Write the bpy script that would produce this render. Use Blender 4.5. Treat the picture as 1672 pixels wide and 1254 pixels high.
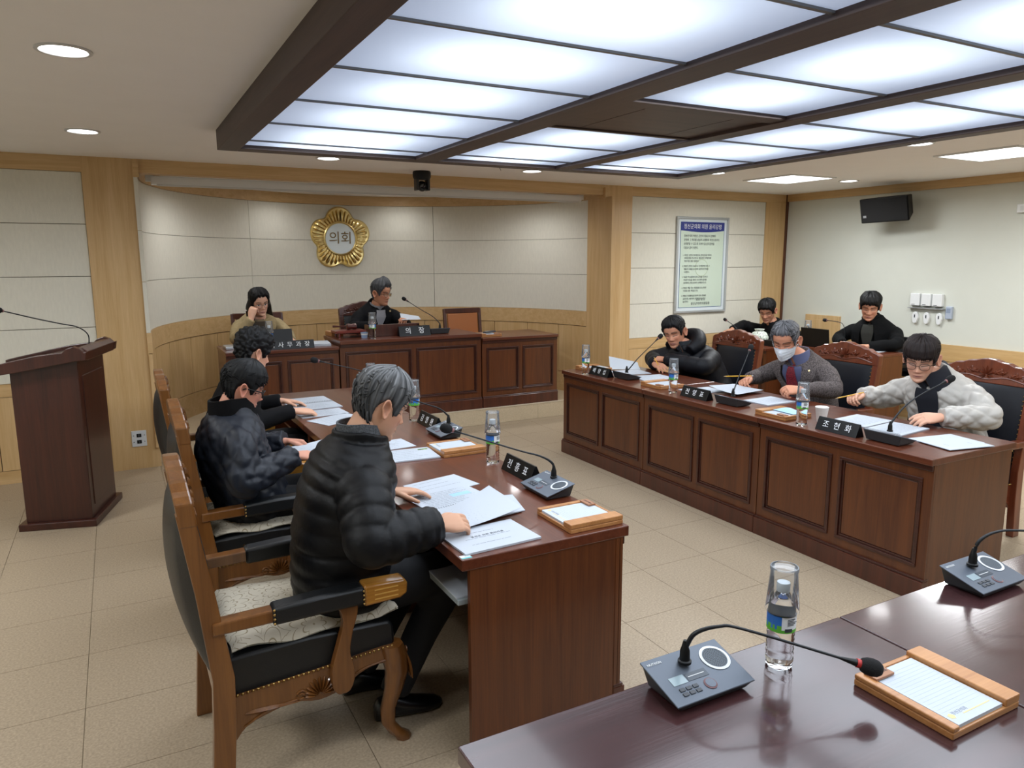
import bpy, bmesh, math, random
from mathutils import Vector, Matrix, noise
from math import pi, sin, cos, radians, sqrt, exp
sc = bpy.context.scene
for o in list(bpy.data.objects): bpy.data.objects.remove(o)
C = sc.collection
random.seed(7)
# ------------------------------------------------------------------ camera
F_PX, YAW, PITCH, ROLL, CAM_H = 1197.0, radians(28.2), radians(9.6), radians(-0.16), 1.70
fw = Vector((sin(YAW)*cos(PITCH), cos(YAW)*cos(PITCH), -sin(PITCH)))
rt = Vector((cos(YAW), -sin(YAW), 0)); up = rt.cross(fw)
rt, up = rt*cos(ROLL)+up*sin(ROLL), up*cos(ROLL)-rt*sin(ROLL)
cam_d = bpy.data.cameras.new('camera'); cam = bpy.data.objects.new('camera', cam_d); C.objects.link(cam)
cam_d.sensor_fit = 'HORIZONTAL'; cam_d.sensor_width = 36; cam_d.lens = 36*F_PX/1672
cam_d.clip_start = .02; cam_d.clip_end = 60
m3 = Matrix((rt, up, -fw)).transposed(); cam.matrix_world = Matrix.Translation((0, 0, CAM_H)) @ m3.to_4x4()
sc.camera = cam
# ------------------------------------------------------------------ world, view
w = bpy.data.worlds.new('world'); sc.world = w; w.use_nodes = True
w.node_tree.nodes['Background'].inputs[0].default_value = (.9, .95, 1, 1); w.node_tree.nodes['Background'].inputs[1].default_value = .05
vs = sc.view_settings; vs.view_transform = 'Standard'; vs.look = 'None'; vs.exposure = 0.30; vs.gamma = 1; vs.use_curve_mapping = False
sc.cycles.use_denoising = True; sc.cycles.max_bounces = 8; sc.cycles.diffuse_bounces = 4; sc.cycles.transparent_max_bounces = 12
sc.cycles.caustics_reflective = False; sc.cycles.caustics_refractive = False; sc.cycles.sample_clamp_indirect = 4
# ------------------------------------------------------------------ large lamps: the luminous ceiling bays (light leaving the diffusers downwards)
ZC = 2.49          # ceiling
BAYS = [(.74, 1.87), (2.03, 2.99), (3.12, 4.17)]
def area(name, x0, x1, y0, y1, z, power, spread=180, col=(1, 1, 1), rot=None):
    l = bpy.data.lights.new(name, 'AREA'); l.shape = 'RECTANGLE'; l.size = abs(x1-x0); l.size_y = abs(y1-y0); l.energy = power; l.color = col
    l.spread = radians(spread); o = bpy.data.objects.new(name, l); C.objects.link(o); o.location = ((x0+x1)/2, (y0+y1)/2, z)
    if rot: o.rotation_euler = rot
    return o
for i, (a, b) in enumerate(BAYS):
    for y0, y1 in ((-.9, 1.5), (1.5, 2.75) if i == 1 else (1.5, 3.4), (3.45, 4.85)):
        area('coffer_lamp', a+.03, b-.03, y0, y1, 2.385, 6.3*(b-a)*(y1-y0), 180, (.89, .945, 1))
# ------------------------------------------------------------------ materials
def lin(c):
    if isinstance(c, str): c = tuple(int(c[i:i+2], 16)/255 for i in (0, 2, 4))
    return tuple(x/12.92 if x <= .04045 else ((x+.055)/1.055)**2.4 for x in c)+(1,)
MT = {}
def M(name, col, rough=.5, metal=0., spec=.5, coat=0., emit=0., noise_amt=0., noise_scale=20., bump=0., bump_scale=60., sub=0., sheen=0., stretch=(1, 1, 1)):
    if name in MT: return MT[name]
    m = bpy.data.materials.new(name); m.use_nodes = True; nt = m.node_tree; p = nt.nodes['Principled BSDF']; N = nt.nodes.new; L = nt.links.new
    c = lin(col); p.inputs['Base Color'].default_value = c; p.inputs['Roughness'].default_value = rough; p.inputs['Metallic'].default_value = metal
    p.inputs['Specular IOR Level'].default_value = spec; p.inputs['Coat Weight'].default_value = coat; p.inputs['Coat Roughness'].default_value = .12
    if sheen: p.inputs['Sheen Weight'].default_value = sheen
    if emit: p.inputs['Emission Color'].default_value = c; p.inputs['Emission Strength'].default_value = emit
    if noise_amt or bump:
        tc = N('ShaderNodeTexCoord'); mp = N('ShaderNodeMapping'); mp.inputs['Scale'].default_value = stretch; L(tc.outputs['Object'], mp.inputs[0])
    if noise_amt:
        n = N('ShaderNodeTexNoise'); n.inputs['Scale'].default_value = noise_scale; n.inputs['Detail'].default_value = 5; L(mp.outputs[0], n.inputs['Vector'])
        r = N('ShaderNodeValToRGB'); r.color_ramp.elements[0].position = .3; r.color_ramp.elements[1].position = .7
        r.color_ramp.elements[0].color = tuple(x*(1-noise_amt) for x in c[:3])+(1,); r.color_ramp.elements[1].color = tuple(min(1, x*(1+noise_amt)) for x in c[:3])+(1,)
        L(n.outputs['Fac'], r.inputs[0]); L(r.outputs[0], p.inputs['Base Color'])
    if bump:
        n2 = N('ShaderNodeTexNoise'); n2.inputs['Scale'].default_value = bump_scale; n2.inputs['Detail'].default_value = 4; L(mp.outputs[0], n2.inputs['Vector'])
        b = N('ShaderNodeBump'); b.inputs['Strength'].default_value = bump; b.inputs['Distance'].default_value = .004; L(n2.outputs['Fac'], b.inputs['Height']); L(b.outputs[0], p.inputs['Normal'])
    MT[name] = m; return m
def wood(name, c1, c2, axis=2, rough=.4, coat=0., scale=1., spec=.5):
    """long streaky grain along one object axis"""
    if name in MT: return MT[name]
    m = bpy.data.materials.new(name); m.use_nodes = True; nt = m.node_tree; p = nt.nodes['Principled BSDF']; N = nt.nodes.new; L = nt.links.new
    p.inputs['Roughness'].default_value = rough; p.inputs['Coat Weight'].default_value = coat; p.inputs['Coat Roughness'].default_value = .08; p.inputs['Specular IOR Level'].default_value = spec
    tc = N('ShaderNodeTexCoord'); mp = N('ShaderNodeMapping'); s = [9*scale]*3; s[axis] = .55*scale; mp.inputs['Scale'].default_value = s; L(tc.outputs['Object'], mp.inputs[0])
    n = N('ShaderNodeTexNoise'); n.inputs['Scale'].default_value = 2.2; n.inputs['Detail'].default_value = 7; n.inputs['Roughness'].default_value = .6; n.inputs['Distortion'].default_value = .6; L(mp.outputs[0], n.inputs['Vector'])
    mp2 = N('ShaderNodeMapping'); s2 = [120*scale]*3; s2[axis] = 3*scale; mp2.inputs['Scale'].default_value = s2; L(tc.outputs['Object'], mp2.inputs[0])
    n2 = N('ShaderNodeTexNoise'); n2.inputs['Scale'].default_value = 1.5; n2.inputs['Detail'].default_value = 3; L(mp2.outputs[0], n2.inputs['Vector'])
    mx = N('ShaderNodeMix'); mx.inputs[0].default_value = .3; L(n.outputs['Fac'], mx.inputs[2]); L(n2.outputs['Fac'], mx.inputs[3])
    r = N('ShaderNodeValToRGB'); e = r.color_ramp.elements; e[0].position = .36; e[1].position = .64; e[0].color = lin(c1); e[1].color = lin(c2)
    L(mx.outputs[0], r.inputs[0]); L(r.outputs[0], p.inputs['Base Color'])
    b = N('ShaderNodeBump'); b.inputs['Strength'].default_value = .08; b.inputs['Distance'].default_value = .002; L(n2.outputs['Fac'], b.inputs['Height']); L(b.outputs[0], p.inputs['Normal'])
    MT[name] = m; return m
def clear(name, tint, gloss=.9, ior=1.4, rough=.05, alpha=0.):
    """thin transparent plastic or glass: see-through with Fresnel reflections"""
    if name in MT: return MT[name]
    m = bpy.data.materials.new(name); m.use_nodes = True; nt = m.node_tree; nt.nodes.clear(); N = nt.nodes.new; L = nt.links.new
    out = N('ShaderNodeOutputMaterial'); t = N('ShaderNodeBsdfTransparent'); t.inputs[0].default_value = tuple(tint)+(1,)
    g = N('ShaderNodeBsdfGlossy'); g.inputs['Roughness'].default_value = rough; fr = N('ShaderNodeFresnel'); fr.inputs[0].default_value = ior
    mx = N('ShaderNodeMixShader'); L(fr.outputs[0], mx.inputs[0]); L(t.outputs[0], mx.inputs[1]); L(g.outputs[0], mx.inputs[2])
    d = N('ShaderNodeBsdfDiffuse'); d.inputs[0].default_value = (.85, .9, .95, 1); mx2 = N('ShaderNodeMixShader'); mx2.inputs[0].default_value = alpha
    L(mx.outputs[0], mx2.inputs[1]); L(d.outputs[0], mx2.inputs[2]); L(mx2.outputs[0], out.inputs[0]); MT[name] = m; return m
def attr_mat(name, rough=.5, spec=.4, attr='Col', sub=0., bump=0., bump_scale=200., streak=None):
    if name in MT: return MT[name]
    m = bpy.data.materials.new(name); m.use_nodes = True; nt = m.node_tree; p = nt.nodes['Principled BSDF']; N = nt.nodes.new; L = nt.links.new
    a = N('ShaderNodeAttribute'); a.attribute_name = attr; L(a.outputs['Color'], p.inputs['Base Color']); p.inputs['Roughness'].default_value = rough; p.inputs['Specular IOR Level'].default_value = spec
    if sub: p.inputs['Subsurface Weight'].default_value = sub; p.inputs['Subsurface Radius'].default_value = (.012, .005, .003); p.inputs['Subsurface Scale'].default_value = .5
    if bump:
        tc = N('ShaderNodeTexCoord'); n2 = N('ShaderNodeTexNoise'); n2.inputs['Scale'].default_value = bump_scale; L(tc.outputs['Object'], n2.inputs['Vector'])
        b = N('ShaderNodeBump'); b.inputs['Strength'].default_value = bump; b.inputs['Distance'].default_value = .002; L(n2.outputs['Fac'], b.inputs['Height']); L(b.outputs[0], p.inputs['Normal'])
    MT[name] = m; return m
OAKZ = wood('oak_vertical', 'c09c68', 'd2b182', 2, .42); OAKX = wood('oak_lengthwise', 'c09c68', 'd2b182', 0, .42); OAKY = wood('oak_along_wall', 'bb9762', 'cdab7a', 1, .42)
MAHZ = wood('mahogany_vertical', '4a2512', '633619', 2, .34, .2); MAHX = wood('mahogany_lengthwise', '4d2314', '643420', 0, .3, .35)
MAHD = wood('mahogany_dark', '3d1d11', '54291a', 2, .3, .25); MAHM = wood('mahogany_moulding', '2f1610', '452117', 0, .3, .2)
TOPF = wood('dark_polished_top', '331d1e', '442a2b', 0, .2, .5, spec=.5); PODZ = wood('lectern_wood', '32160f', '472116', 2, .35, .15)
CHW = wood('chair_wood', '5e3817', '7a4e24', 2, .3, .4); CHWR = wood('chair_wood_red', '5e2a18', '7a3c22', 2, .3, .4); CHD = wood('dark_chair_wood', '3c1c14', '542a1d', 2, .35, .2)
GOLDW = wood('golden_arm_wood', '9a6424', 'bb8438', 0, .25, .5); TRAYW = wood('tray_wood', 'a06a3a', 'ba8450', 0, .38, .2)
BEAM = wood('coffer_beam_wood', '3a2c28', '4c3a34', 1, .5); BEAMX = wood('coffer_beam_wood_cross', '3a2c28', '4c3a34', 0, .5)
LEATH = M('black_leather', '0f1215', .42, bump=.15, bump_scale=300); LEATHN = M('navy_leather', '10141d', .4, bump=.15, bump_scale=300); TAN = M('tan_leather', 'a5622f', .4, bump=.1, bump_scale=200)
FAB = M('wall_fabric', 'dad6c8', .9, noise_amt=.035, noise_scale=60, bump=.25, bump_scale=240, stretch=(1, 1, .25)); WHITEW = M('white_wall_paint', 'd0d2c8', .8, noise_amt=.015, noise_scale=4)
CEIL = M('ceiling_paint', 'f6f4f3', .85, noise_amt=.01, noise_scale=5); GREY = M('grey_metal', '8d9094', .35, .8); GROOVE = M('dark_groove', '4a3820', .8)
BLACK = M('black_plastic', '0a0b0c', .42, spec=.35); BLACKM = M('matte_black', '0c0c0e', .75); DGREY = M('dark_grey_plastic', '3b3f45', .42); PLATEG = M('blue_grey_plate', '5a626d', .36, .3)
WHITE = M('white_plastic', 'e4e6e6', .4); PAPER = M('paper', 'b9c0c9', .75); INK = M('ink', '3c4048', .7); INKB = M('blue_ink', '8fb4d8', .7); GOLD = M('polished_gold', 'e6cf90', .28, 1.); BRASS = M('brass_nail', '9c7f4c', .3, 1.)
SILV = M('silver', 'c3c6ca', .3, .9); REDB = M('red_band', 'b02a28', .5); FOAM = M('microphone_foam', '0e0e10', .95, bump=.5, bump_scale=700)
# ------------------------------------------------------------------ mesh helpers
class MB:
    def __init__(s): s.v = []; s.f = []; s.m = []
    def add(s, vs, fs, mi=0):
        o = len(s.v); s.v += [tuple(p) for p in vs]; s.f += [tuple(i+o for i in f) for f in fs]; s.m += [mi]*len(fs); return s
    def box(s, x0, x1, y0, y1, z0, z1, mi=0, M4=None):
        P = [Vector((x, y, z)) for x in (x0, x1) for y in (y0, y1) for z in (z0, z1)]
        if M4: P = [M4 @ p for p in P]
        return s.add(P, [(0, 1, 3, 2), (4, 6, 7, 5), (0, 4, 5, 1), (2, 3, 7, 6), (0, 2, 6, 4), (1, 5, 7, 3)], mi)
    def prism(s, poly, a, b, axis='y', mi=0):
        def pt(p, t): return {'y': (p[0], t, p[1]), 'x': (t, p[0], p[1]), 'z': (p[0], p[1], t)}[axis]
        n = len(poly); vs = [pt(p, a) for p in poly]+[pt(p, b) for p in poly]
        fs = [tuple(range(n)), tuple(range(2*n-1, n-1, -1))]+[(i, n+i, n+(i+1) % n, (i+1) % n) for i in range(n)]
        return s.add(vs, fs, mi)
    def rings(s, R, mi=0, cap=True, closed=False):
        n = len(R[0]); k = len(R); vs = [p for r in R for p in r]; fs = []
        for j in range(k if closed else k-1):
            a = j*n; b = ((j+1) % k)*n
            fs += [(a+i, a+(i+1) % n, b+(i+1) % n, b+i) for i in range(n)]
        if cap and not closed: fs += [tuple(range(n-1, -1, -1)), tuple(range((k-1)*n, k*n))]
        return s.add(vs, fs, mi)
    def lathe(s, prof, c=(0, 0, 0), seg=20, mi=0, ax=(0, 0, 1), cap=True):
        q = Vector((0, 0, 1)).rotation_difference(Vector(ax)); c = Vector(c)
        return s.rings([[c+q @ Vector((r*cos(2*pi*i/seg), r*sin(2*pi*i/seg), z)) for i in range(seg)] for r, z in prof], mi, cap)
    def tube(s, pts, rad, seg=8, mi=0, sub=4, flat=1., upv=(0, 0, 1)):
        P = spline(pts, sub) if sub > 1 else [Vector(p) for p in pts]
        n = len(P); R = []
        for i, p in enumerate(P):
            t = (P[min(i+1, n-1)]-P[max(i-1, 0)]).normalized(); u = Vector(upv)
            if abs(t.dot(u)) > .97: u = Vector((1, 0, 0))
            a = t.cross(u).normalized(); b = a.cross(t)
            r = rad if not isinstance(rad, (list, tuple)) else lerp_list(rad, i/(n-1))
            R.append([p+a*(r*cos(2*pi*k/seg))+b*(r*flat*sin(2*pi*k/seg)) for k in range(seg)])
        return s.rings(R, mi)
    def grid(s, nu, nv, fn, mi=0):
        vs = [fn(i/nu, j/nv) for j in range(nv+1) for i in range(nu+1)]
        return s.add(vs, [(j*(nu+1)+i, j*(nu+1)+i+1, (j+1)*(nu+1)+i+1, (j+1)*(nu+1)+i) for j in range(nv) for i in range(nu)], mi)
    def mesh(s, name, mats, smooth=None):
        me = bpy.data.meshes.new(name); me.from_pydata(s.v, [], s.f)
        mats = mats if isinstance(mats, (list, tuple)) else [mats]
        for m in mats: me.materials.append(m)
        me.polygons.foreach_set('material_index', s.m)
        bm = bmesh.new(); bm.from_mesh(me); bmesh.ops.recalc_face_normals(bm, faces=bm.faces); bm.to_mesh(me); bm.free()
        if smooth is not None:
            me.polygons.foreach_set('use_smooth', [True]*len(me.polygons)); me.set_sharp_from_angle(angle=radians(smooth))
        me.update(); return me
    def obj(s, name, mats, parent=None, loc=(0, 0, 0), rot=(0, 0, 0), smooth=None, bevel=0., label=None):
        o = bpy.data.objects.new(name, s.mesh(name, mats, smooth)); C.objects.link(o); o.parent = parent; o.location = loc; o.rotation_euler = rot
        if bevel:
            b = o.modifiers.new('bevel', 'BEVEL'); b.width = bevel; b.segments = 2; b.limit_method = 'ANGLE'; b.angle_limit = radians(40)
        if label: o['label'] = label
        return o
def lerp_list(L, t):
    x = t*(len(L)-1); i = min(int(x), len(L)-2); return L[i]+(L[i+1]-L[i])*(x-i)
def spline(pts, sub):
    P = [Vector(p) for p in pts]; out = []
    if len(P) < 3: return P
    for i in range(len(P)-1):
        a = P[i-1] if i else P[0]*2-P[1]; b = P[i]; c = P[i+1]; d = P[i+2] if i+2 < len(P) else P[-1]*2-P[-2]
        for k in range(sub):
            t = k/sub; out.append(.5*((2*b)+(c-a)*t+(2*a-5*b+4*c-d)*t*t+(3*b-a-3*c+d)*t**3))
    return out+[P[-1]]
def B(x0, x1, y0, y1, z0, z1): return MB().box(x0, x1, y0, y1, z0, z1)
def thing(name, label, cat, loc=(0, 0, 0), rz=0., group=None):
    o = bpy.data.objects.new(name, None); C.objects.link(o); o.location = loc; o.rotation_euler = (0, 0, rz); o.empty_display_size = .1
    return tag(o, label, cat, group)
def tag(o, label, cat, group=None):
    o['label'] = label; o['category'] = cat
    if group: o['group'] = group
    return o
def struct(o): o['kind'] = 'structure'; return o
SCR = bpy.data.scenes.new('scratch')      # empty side scene for evaluating text and remesh modifiers quickly
def evaluated(o):
    SCR.collection.objects.link(o); vl = SCR.view_layers[0]; vl.update(); me = bpy.data.meshes.new_from_object(o.evaluated_get(vl.depsgraph)); bpy.data.objects.remove(o); return me
def dup(root, loc=None, rz=None, label=None, group=None, parent=None):
    r = root.copy(); C.objects.link(r)
    if parent is not None: r.parent = parent
    if loc is not None: r.location = loc
    if rz is not None: r.rotation_euler = (0, 0, rz)
    if label: r['label'] = label
    if group: r['group'] = group
    for ch in [o for o in C.objects if o.parent == root]: dup(ch, parent=r)
    return r
def text(s, size, mat, parent, M4, name='lettering', ext=.0006, align='CENTER', spacing=1., shear=0., sx=1.):
    cu = bpy.data.curves.new('t', 'FONT'); cu.body = s; cu.size = size; cu.extrude = ext; cu.align_x = align; cu.align_y = 'CENTER'; cu.space_character = spacing; cu.shear = shear; cu.resolution_u = 3
    to = bpy.data.objects.new('t', cu); me = evaluated(to)
    me.transform(M4 @ Matrix.Diagonal((sx, 1, 1, 1))); me.materials.clear(); me.materials.append(mat)
    o = bpy.data.objects.new(name, me); C.objects.link(o); o.parent = parent; return o
def frame(o, x, y):   # matrix with given origin, x axis and y axis
    x = Vector(x).normalized(); y = Vector(y); y = (y-x*y.dot(x)).normalized(); z = x.cross(y)
    return Matrix.Translation(o) @ Matrix((x, y, z)).transposed().to_4x4()
# ================================================================== THE ROOM
YB, XR, XL, YF = 6.68, 7.5, -3.0, -2.6
# floor: slab with recessed joints, tiles as pieces
TS = .4475
FLOORM = M('floor_tile', 'a3927b', .42, noise_amt=.2, noise_scale=110, spec=.4); JOINT = M('floor_joint', '998c73', .8)
fl = MB().box(XL, XR, YF, YB+.15, -.1, -.004)
ty0 = 3.051-6*TS
flo = struct(fl.obj('floor', JOINT))
fb = MB().box(XL, XR, YF, ty0-.0015, -.004, 0).box(XL, -.233-3*TS-.0015, ty0, YB+.1, -.004, 0)
fb.obj('floor_border', FLOORM, flo)
tile_me = None
nx0 = -3
i = nx0
while -.233+i*TS < XR-.01:
    j = 0
    while ty0+j*TS < YB+.07:
        x0 = -.233+i*TS; y0 = ty0+j*TS; x1 = min(x0+TS, XR); y1 = min(y0+TS, YB+.07)
        if x1-x0 > TS-.01 and y1-y0 > TS-.01:
            if tile_me is None:
                o = B(.0012, TS-.0012, .0012, TS-.0012, -.003, 0).obj('tile', FLOORM, flo, (x0, y0, 0)); tile_me = o.data
            else:
                o = bpy.data.objects.new('tile', tile_me); C.objects.link(o); o.parent = flo; o.location = (x0, y0, 0)
        else: B(.0012, x1-x0-.001, .0012, y1-y0-.001, -.003, 0).obj('tile', FLOORM, flo, (x0, y0, 0))
        j += 1
    i += 1
# ceiling
cm = MB()
CX0, CX1, CY0, CY1 = .62, 4.28, -1.1, 4.99     # coffer outline
for a in ((XL, XR, CY1, YB+.02), (XL, XR, YF, CY0), (XL, CX0, CY0, CY1), (CX1, XR, CY0, CY1)): cm.box(*a, ZC, ZC+.1)
cm.box(CX0-.1, CX1+.1, CY0-.1, CY1+.1, ZC+.3, ZC+.4)
struct(cm.obj('ceiling', CEIL))
# walls out of view that close the room
struct(MB().box(XL-.15, XL, YF-.15, YB+.15, 0, ZC).obj('wall_left', WHITEW)); struct(MB().box(XL, XR, YF-.15, YF, 0, ZC).obj('wall_front', WHITEW))
# right wall with oak top band and wainscot
wr = struct(MB().box(XR, XR+.15, YF-.15, YB+.15, 0, ZC).obj('wall_right', WHITEW))
B(XR-.03, XR, YF, YB, 2.405, ZC).obj('top_band', OAKY, wr); B(XR-.035, XR, YF, YB-.02, .66, .83).obj('wainscot_rail', OAKY, wr); B(XR-.035, XR, YF, YB-.02, 0, .1).obj('base_rail', OAKY, wr)
B(XR-.012, XR, YF, YB-.02, .1, .66).obj('groove_backing', GROOVE, wr)
y = YB-.02
while y > .8: B(XR-.03, XR-.01, y-.342, y-.002, .104, .656).obj('plank', OAKZ, wr); y -= .345
# back wall, left section
wb = struct(MB().box(XL, -.16, YB, YB+.15, 0, ZC).obj('wall_back', WHITEW))
def fabric_rows(parent, x0, x1, y, zs):
    for a, b in zip(zs, zs[1:]): B(x0+.002, x1-.002, y-.012, y, a+.002, b-.002).obj('fabric_panel', FAB, parent, bevel=.003)
zs = [.777, 1.186, 1.583, 1.982, 2.373]
B(XL, -.16, YB-.002, YB, .7, 2.4).obj('seam_backing', GROOVE, wb)
xx = -.16
while xx > XL: fabric_rows(wb, max(xx-1.25, XL), xx, YB-.002, zs); xx -= 1.25
B(XL, -.16, YB-.02, YB, 2.373, ZC).obj('top_band', OAKX, wb); B(XL, -.16, YB-.02, YB, .68, .777).obj('wainscot_rail', OAKX, wb); B(XL, -.16, YB-.02, YB, 0, .1).obj('base_rail', OAKX, wb)
B(XL, -.16, YB-.006, YB, .1, .68).obj('groove_backing', GROOVE, wb)
xx = -.16
while xx > XL: B(max(xx-.72, XL)+.003, xx-.003, YB-.018, YB-.004, .104, .676).obj('plank', OAKZ, wb); xx -= .72
# pillars
struct(B(-.16, .222, YB-.03, YB+.15, 0, ZC).obj('trim_1', OAKZ)); struct(B(4.70, 5.07, YB-.03, YB+.15, 0, ZC).obj('trim_2', OAKZ))
# lintel over the alcove
struct(B(.222, 4.70, YB-.03, YB+.1, 2.385, ZC).obj('trim_3', OAKX))
# back wall, right section
w2 = struct(MB().box(5.07, XR+.15, YB, YB+.15, 0, ZC).obj('wall_back_right', WHITEW))
fabric_rows(w2, 5.07, 7.12, YB-.002, [.816, 1.204, 1.606, 1.994, 2.39]); B(5.07, 7.12, YB-.002, YB, .7, 2.4).obj('seam_backing', GROOVE, w2)
B(5.07, XR, YB-.02, YB, 2.39, ZC).obj('top_band', OAKX, w2); B(7.12, XR-.04, YB-.02, YB, .83, 2.39).obj('side_band', OAKZ, w2); B(XR-.04, XR, YB-.03, YB, 0, ZC).obj('corner_strip', MAHZ, w2)
B(5.07, XR-.04, YB-.02, YB, .70, .816).obj('wainscot_rail', OAKX, w2); B(5.07, XR-.04, YB-.02, YB, 0, .1).obj('base_rail', OAKX, w2); B(5.07, XR-.04, YB-.006, YB, .1, .7).obj('groove_backing', GROOVE, w2)
xx = 5.07
while xx < 7.3: B(xx+.003, min(xx+.6, XR-.04)-.003, YB-.018, YB-.004, .104, .696).obj('plank', OAKZ, w2); xx += .6
# ---- alcove: raised floor, half-round wall, its ceiling
DZ = .168; AC = (2.461, 6.62); AR = 2.239
def arc(a, r=AR): return (AC[0]-r*cos(radians(a)), AC[1]+r*sin(radians(a)))
def arc_slab(a0, a1, r0, r1, z0, z1, n=None):
    n = n or max(2, int(abs(a1-a0)/2.5)); A = [a0+(a1-a0)*i/n for i in range(n+1)]
    mb = MB(); R = []
    for a in A: p = arc(a, r0); q = arc(a, r1); R.append([(p[0], p[1], z0), (q[0], q[1], z0), (q[0], q[1], z1), (p[0], p[1], z1)])
    return mb.rings(R)
wa = struct(arc_slab(2, 178, AR+.03, AR+.15, 0, 2.6, 72).obj('wall_alcove', GROOVE, smooth=30))
zr = [1.123, 1.535, 1.938, 2.35]; av = [0, 60, 118, 172]
for a, b in zip(av, av[1:]):
    for z0, z1 in zip(zr, zr[1:]): arc_slab(a+.06, b-.06, AR, AR+.03, z0+.002, z1-.002).obj('fabric_panel', FAB, wa, smooth=30)
arc_slab(172, 183, AR-.004, AR+.03, DZ, 2.36).obj('end_board', OAKZ, wa, smooth=30)
arc_slab(0, 180, AR-.012, AR+.03, 2.35, 2.46).obj('top_band', OAKX, wa, smooth=30); arc_slab(0, 172, AR-.006, AR+.03, .957, 1.123).obj('wainscot_rail', OAKX, wa, smooth=30)
for k in range(15): arc_slab(k*11.47+.08, (k+1)*11.47-.08, AR, AR+.028, .40, .951).obj('plank', OAKZ, wa, smooth=30)
arc_slab(0, 172, AR-.004, AR+.03, DZ, .394).obj('base_rail', OAKX, wa, smooth=30)
A = [arc(a, AR+.03) for a in range(0, 181, 3)]
struct(MB().prism([(.222, YB)]+[(x, max(y, YB)) for x, y in A]+[(4.70, YB)], 2.46, 2.5, 'z').obj('ceiling_alcove', CEIL))
DTILE = M('dais_tile', 'bfae92', .45, noise_amt=.1, noise_scale=120)
df = struct(MB().prism([(.222, YB+.09)]+[(x, max(y, YB+.09)) for x, y in A]+[(4.70, YB+.09)], -.02, DZ-.006, 'z').obj('floor_dais', JOINT))
MB().prism([(.222, YB+.09)]+[(x, max(y, YB+.09)) for x, y in A]+[(4.70, YB+.09)], DZ-.006, DZ, 'z').obj('dais_top', DTILE, df)
xx = .222
while xx < 4.69: B(xx+.001, min(xx+.62, 4.70)-.001, YB+.075, YB+.09, 0, DZ-.004).obj('riser_tile', DTILE, df); xx += .62
B(.222, 4.70, YB+.07, YB+.1, DZ-.004, DZ+.002).obj('step_edge', M('step_edge_stone', 'd2c5ae', .4), df)
# ------------------------------------------------------------------ luminous ceiling coffer
cf = thing('luminous_ceiling', 'large dark wood framed ceiling coffer with glowing white panels', 'ceiling light', (0, 0, ZC))
def beam(x0, x1, y0, y1, z0=2.372, m=BEAM, nm='beam'): return B(x0, x1, y0, y1, z0-ZC, .05).obj(nm, m, cf, bevel=.003)
beam(CX0, BAYS[0][0], CY0, CY1); beam(BAYS[2][1], CX1, CY0, CY1); beam(BAYS[0][1], BAYS[1][0], CY0, CY1-.1); beam(BAYS[1][1], BAYS[2][0], CY0, CY1-.1)
beam(BAYS[0][0], BAYS[2][1], CY1-.12, CY1, m=BEAMX); beam(BAYS[0][0], BAYS[2][1], CY0, CY0+.1, m=BEAMX)
GLOW = bpy.data.materials.new('diffuser_panel'); GLOW.use_nodes = True
nt = GLOW.node_tree; p = nt.nodes['Principled BSDF']; nt.nodes.remove(p); o_ = nt.nodes['Material Output']
em = nt.nodes.new('ShaderNodeEmission'); em.inputs[0].default_value = (.60, .72, 1, 1); em.inputs[1].default_value = .235
tr = nt.nodes.new('ShaderNodeBsdfTranslucent'); tr.inputs[0].default_value = (.75, .8, .88, 1); gl = nt.nodes.new('ShaderNodeBsdfGlossy'); gl.inputs['Roughness'].default_value = .12; gl.inputs[0].default_value = (1, 1, 1, 1)
ad = nt.nodes.new('ShaderNodeAddShader'); mx = nt.nodes.new('ShaderNodeMixShader')
nt.links.new(em.outputs[0], ad.inputs[0]); nt.links.new(tr.outputs[0], ad.inputs[1]); mx.inputs[0].default_value = .07; nt.links.new(ad.outputs[0], mx.inputs[1]); nt.links.new(gl.outputs[0], mx.inputs[2]); nt.links.new(mx.outputs[0], o_.inputs[0])
ys = [CY1-.12, 4.655, 4.035, 3.41, 2.78, 2.165, 1.54, .92, .30, -.32, CY0+.1]
STRIP = M('grey_divider', '77787a', .5, .3)
for bi, (a, b) in enumerate(BAYS):
    for k, (y1, y0) in enumerate(zip(ys, ys[1:])):
        if bi == 1 and k == 3: continue
        MB().add([(a, y0, -.092), (b, y0, -.092), (b, y1, -.092), (a, y1, -.092)], [(0, 1, 2, 3)]).obj('light_panel', GLOW, cf)
        area('panel_tube', a+.26, b-.26, y0+.2*(y1-y0), y1-.2*(y1-y0), ZC+.1, 1.3*(b-a), 180, (.85, .93, 1))
    for y in ys[1:-1]:
        if bi == 1 and y in (3.41, 2.78): continue
        B(a, b, y-.008, y+.008, -.1, -.086).obj('divider_strip', STRIP, cf)
a, b = BAYS[1]
B(a-.0, b+.0, 2.70, 2.80, -.112, .0).obj('hatch_frame', BEAMX, cf); B(a, b, 3.40, 3.43, -.108, 0).obj('hatch_frame', BEAMX, cf)
for x0, x1 in ((a, a+.2), (a+.206, b-.206), (b-.2, b)): B(x0, x1, 2.812, 3.396, -.1, -.085).obj('hatch_board', BEAMX, cf)
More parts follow.
